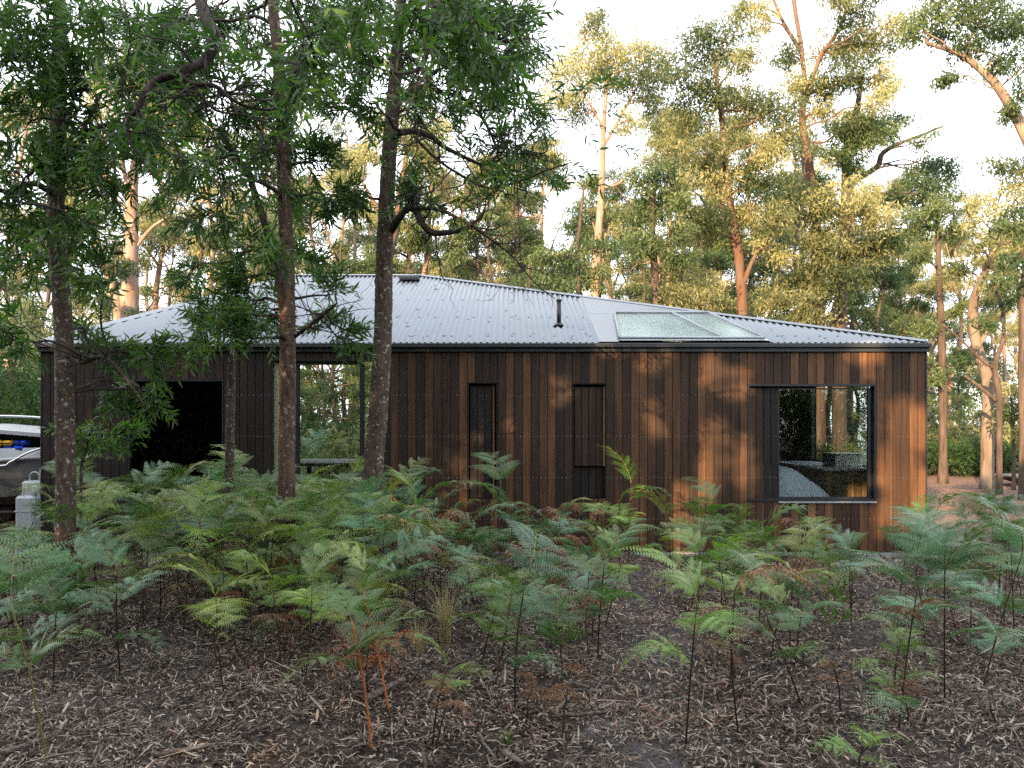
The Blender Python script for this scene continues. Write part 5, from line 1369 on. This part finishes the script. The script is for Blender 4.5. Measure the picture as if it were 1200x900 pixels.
# labels for the filled-in ferns: tone, row and the thing they stand below
def place(px):
    for lim, w in ((55, 'beside the boat'), (150, 'around the leftmost trunk'), (262, 'below the dark window'), (318, 'below the forked sapling'), (430, 'below the glass door'), (540, 'right of the leaning wattle trunk'),
                   (640, 'below the first narrow shutter'), (780, 'below the second narrow shutter'), (905, 'left of the bedroom window'), (1045, 'below the bedroom window')):
        if px < lim: return w
    return 'right of the cabin corner'
def row(Y): return 'front row' if Y < 6.3 else 'second row' if Y < 7.8 else 'third row' if Y < 9.4 else 'back row'
cells = {}
for t, x, y, tone, auto in ferns:
    if auto: cells.setdefault((tone, place(CX + F * x / y), row(y)), []).append((x / y, t))
for (tone, w, r_), lst in cells.items():
    lst.sort(key=lambda q: q[0])
    for i, (_, t) in enumerate(lst):
        nth = '' if len(lst) == 1 else (f', {ORD[i]} from left')
        t['label'] = f'{WORD[tone]} bracken, {r_} {w}{nth}'

# ferns seen through the door and behind
for i, (px, Y, tone) in enumerate(((362, 19.5, 'blue'), (378, 20.5, 'green'), (352, 21, 'green'))):
    t = fern((px - CX) / F * Y, Y, 1.45, tone, nf=5, fs=1.6, label=f'large fern beyond the cabin seen through the glass door, {ORD[i]} of three')


# ------------------------------------------------------------------ grasses, sticks, small plants
def tuft(px, pyb, h, n, mat, label, spread=.10, name='grass_tuft'):
    Y = EYE * F / (pyb - HY); x = (px - CX) / F * Y; z = float(ground(x, Y)); g = Geo()
    for _ in range(n):
        a = rng.uniform(0, 6.28); l = h * rng.uniform(.5, 1.1); sp = spread * rng.uniform(.2, 1.6); b0 = np.array([x + rng.normal(0, .02), Y + rng.normal(0, .02), z - .01])
        t_ = np.linspace(0, 1, 5)[:, None]; d = np.array([math.cos(a), math.sin(a), 0]); p = b0 + d * sp * l * 6 * t_ ** 1.8 * .6 + np.array([0, 0, 1]) * l * (t_ - .22 * t_ ** 3)
        side = np.array([-math.sin(a), math.cos(a), 0]) * .0022; w = (1 - t_ * .9)
        V = np.vstack([p + side * w, p - side * w]); i = np.arange(4)
        g.add(V, np.stack([i, i + 1, i + 6, i + 5], 1), 0, rng.random())
    return tag(g.build(name, M[mat], loc=(x, Y, z)), label, 'grass', 'grass tufts among the ferns')
tuft(522, 742, .66, 200, 'grass', 'pale dry grass tuft glowing among the ferns mid-left')
tuft(490, 765, .42, 110, 'grass', 'smaller pale grass tuft lower left of the glowing one')
tuft(965, 690, .75, 26, 'grass', 'tall thin dry grass stalks before the bedroom wall', .16)
tuft(1000, 680, .45, 40, 'green_grass', 'green grass stalks at the foot of the bedroom wall', .12)
tuft(1100, 665, .5, 150, 'grass', 'dry straw-coloured grass by the cabin corner')
tuft(1130, 700, .4, 120, 'grass', 'pale dry grass between the blue-green ferns at right')
tuft(1150, 640, .35, 150, 'green_grass', 'green grass patch at the edge of the bark clearing')
tuft(1185, 632, .35, 150, 'green_grass', 'green grass patch nearest the right edge')
tuft(595, 860, .12, 40, 'green_grass', 'tiny green grass tuft on the litter in the foreground')
tuft(905, 690, .45, 60, 'grass', 'pale grass behind the yellow-green bracken')


def stick(px0, py0, px1, py1, r, label, lift=.02, name='fallen_branch', mat='dead'):
    Ya, Yb = EYE * F / (py0 - HY), EYE * F / (py1 - HY); a = np.array([(px0 - CX) / F * Ya, Ya, 0]); b = np.array([(px1 - CX) / F * Yb, Yb, 0])
    a[2] = float(ground(a[0], a[1])) + r + lift; b[2] = float(ground(b[0], b[1])) + r + lift
    p = wiggle(a, b, r, r * .6, 7, .03); g = Geo(); g.tube(p, 8, lump=.10); c = (a + b) / 2
    tag(g.build(name, M[mat], loc=tuple(c)), label, 'branch', 'fallen branches on the litter')
for s in [(430, 828, 474, 806, .026, 'short thick grey branch lying by the orange stems'), (560, 858, 582, 888, .012, 'thin grey stick near the bottom centre'), (590, 878, 612, 892, .024, 'short charred wood chunk at the bottom centre'),
          (650, 836, 730, 822, .014, 'grey stick lying right of the large blue-green fern'), (668, 806, 714, 804, .010, 'straight thin stick behind the grey one'), (755, 832, 778, 866, .008, 'thin pale stick on the ash path'),
          (925, 848, 960, 824, .016, 'brown stick pointing right below the bedroom window'), (1065, 832, 1130, 818, .012, 'long thin dark stick under the blue-green ferns'), (0, 735, 130, 716, .022, 'long dark bark strip at the left edge'),
          (20, 765, 70, 764, .016, 'dark straight stick at left'), (180, 884, 250, 872, .018, 'charred branch at the bottom left'), (1185, 865, 1215, 850, .012, 'stick at the bottom right edge'), (760, 860, 800, 850, .008, 'small thin stick left of the thin-stemmed bracken'),
          (0, 880, 60, 862, .020, 'rough bark piece at the bottom left corner'), (860, 800, 900, 790, .010, 'twig under the dead brown fern'), (560, 795, 640, 806, .009, 'long bent twig crossing under the large blue-green fern')]:
    stick(*s)


# a few leaves blown onto the roof
g = Geo(); n = 130; xx = rng.uniform(-4.6, 5.2, n); yy = 12.1 + rng.random(n) ** 2 * 4.5
ok = (yy < 12 + 5.4 * (5.9 - xx) / 7.8) & ~((xx > 1.2) & (xx < 3.8)); xx = xx[ok]; yy = yy[ok]; n = len(xx)
o = np.stack([xx, yy, ZE + .03 + PITCH * (yy - YF) + .022], 1); th = rng.uniform(0, 6.3, n)
leaves(g, o, np.stack([np.cos(th), np.sin(th), PITCH * np.sin(th)], 1), .09, .015, 0, rng.uniform(.2, .8, n))
tag(g.build('fallen_leaves', M['litter']), 'scattered dry leaves lying on the corrugated roof', 'fallen leaves', kind='stuff')


# leafy seedling beside the grass stalks
def seedling(px, pyb, h, label):
    Y = EYE * F / (pyb - HY); x = (px - CX) / F * Y; z = float(ground(x, Y)); t = empty('gum_seedling', (x, Y, z), label, 'seedling')
    g = Geo(); p = wiggle((x, Y, z - .02), (x + .03, Y, z + h), .006, .003, 6, .04); g.tube(p, 6, cap=False); g.build('stem', M['fern_stem_green'], t)
    gl = Geo(); o = p[3:, :3]; n = len(o); D = np.stack([np.cos(np.arange(n) * 2.4), np.sin(np.arange(n) * 2.4), np.full(n, .6)], 1); leaves(gl, np.repeat(o, 3, 0), np.repeat(D, 3, 0) + rng.normal(0, .5, (n * 3, 3)), .11, .028, 0); gl.build('foliage', M['green_grass'], t)
seedling(968, 745, .72, 'leafy green seedling standing before the bedroom wall')
seedling(985, 735, .45, 'shorter leafy seedling right of the taller one')


# ------------------------------------------------------------------ light, sky, camera
az = R(SUN_BACK); el = R(SUN_EL)
sd = Vector((-math.sin(az) * math.cos(el), -math.cos(az) * math.cos(el), math.sin(el)))      # towards the sun
w = bpy.data.worlds.new('World'); scene.world = w; w.use_nodes = True
nt = w.node_tree; nt.nodes.clear(); b = NB(nt)
sky = b.n('ShaderNodeTexSky', sky_type='NISHITA'); sky.sun_disc = False; sky.sun_elevation = el; sky.sun_rotation = math.atan2(sd.x, sd.y) % (2 * PI)
sky.dust_density = 1.2; sky.air_density = 1.0; sky.ozone_density = 1.0; sky.altitude = 0
tc = b.n('ShaderNodeTexCoord').outputs['Generated']
cl = b.ramp(b.noise(b.mapping(tc, (1, 1, 2.5)), 1.6, 4, .5), [(.30, (.55, .55, .55)), (.70, (.85, .85, .85))])
veil = b.mix(cl, sky.outputs[0], (8.6, 8.6, 8.9))
bg = b.n('ShaderNodeBackground', i_Color=veil, i_Strength=.12)
out = b.n('ShaderNodeOutputWorld'); b.link(bg.outputs[0], out.inputs[0])
L = bpy.data.lights.new('sun', 'SUN'); L.energy = 5.0; L.angle = R(.45); L.color = (1.0, .66, .345)
so = bpy.data.objects.new('sun', L); col.objects.link(so); so.rotation_euler = (-sd).to_track_quat('-Z', 'Y').to_euler(); so.location = (0, -5, 20)

cam = bpy.data.cameras.new('camera'); co = bpy.data.objects.new('camera', cam); col.objects.link(co)
co.location = (0, 0, EYE); co.rotation_euler = (PI / 2, 0, 0); cam.sensor_width = 36; cam.lens = F / 1200 * 36; cam.shift_y = (HY - 450) / 1200; cam.clip_end = 3000; cam.clip_start = .05
scene.camera = co
v = scene.view_settings; v.view_transform = 'Standard'; v.look = 'None'; v.exposure = 1.7; v.gamma = 1; v.use_curve_mapping = False
c = scene.cycles; c.max_bounces = 6; c.diffuse_bounces = 3; c.glossy_bounces = 3; c.transmission_bounces = 4; c.transparent_max_bounces = 8; c.use_denoising = False
c.sample_clamp_indirect = 6; c.caustics_reflective = False; c.caustics_refractive = False
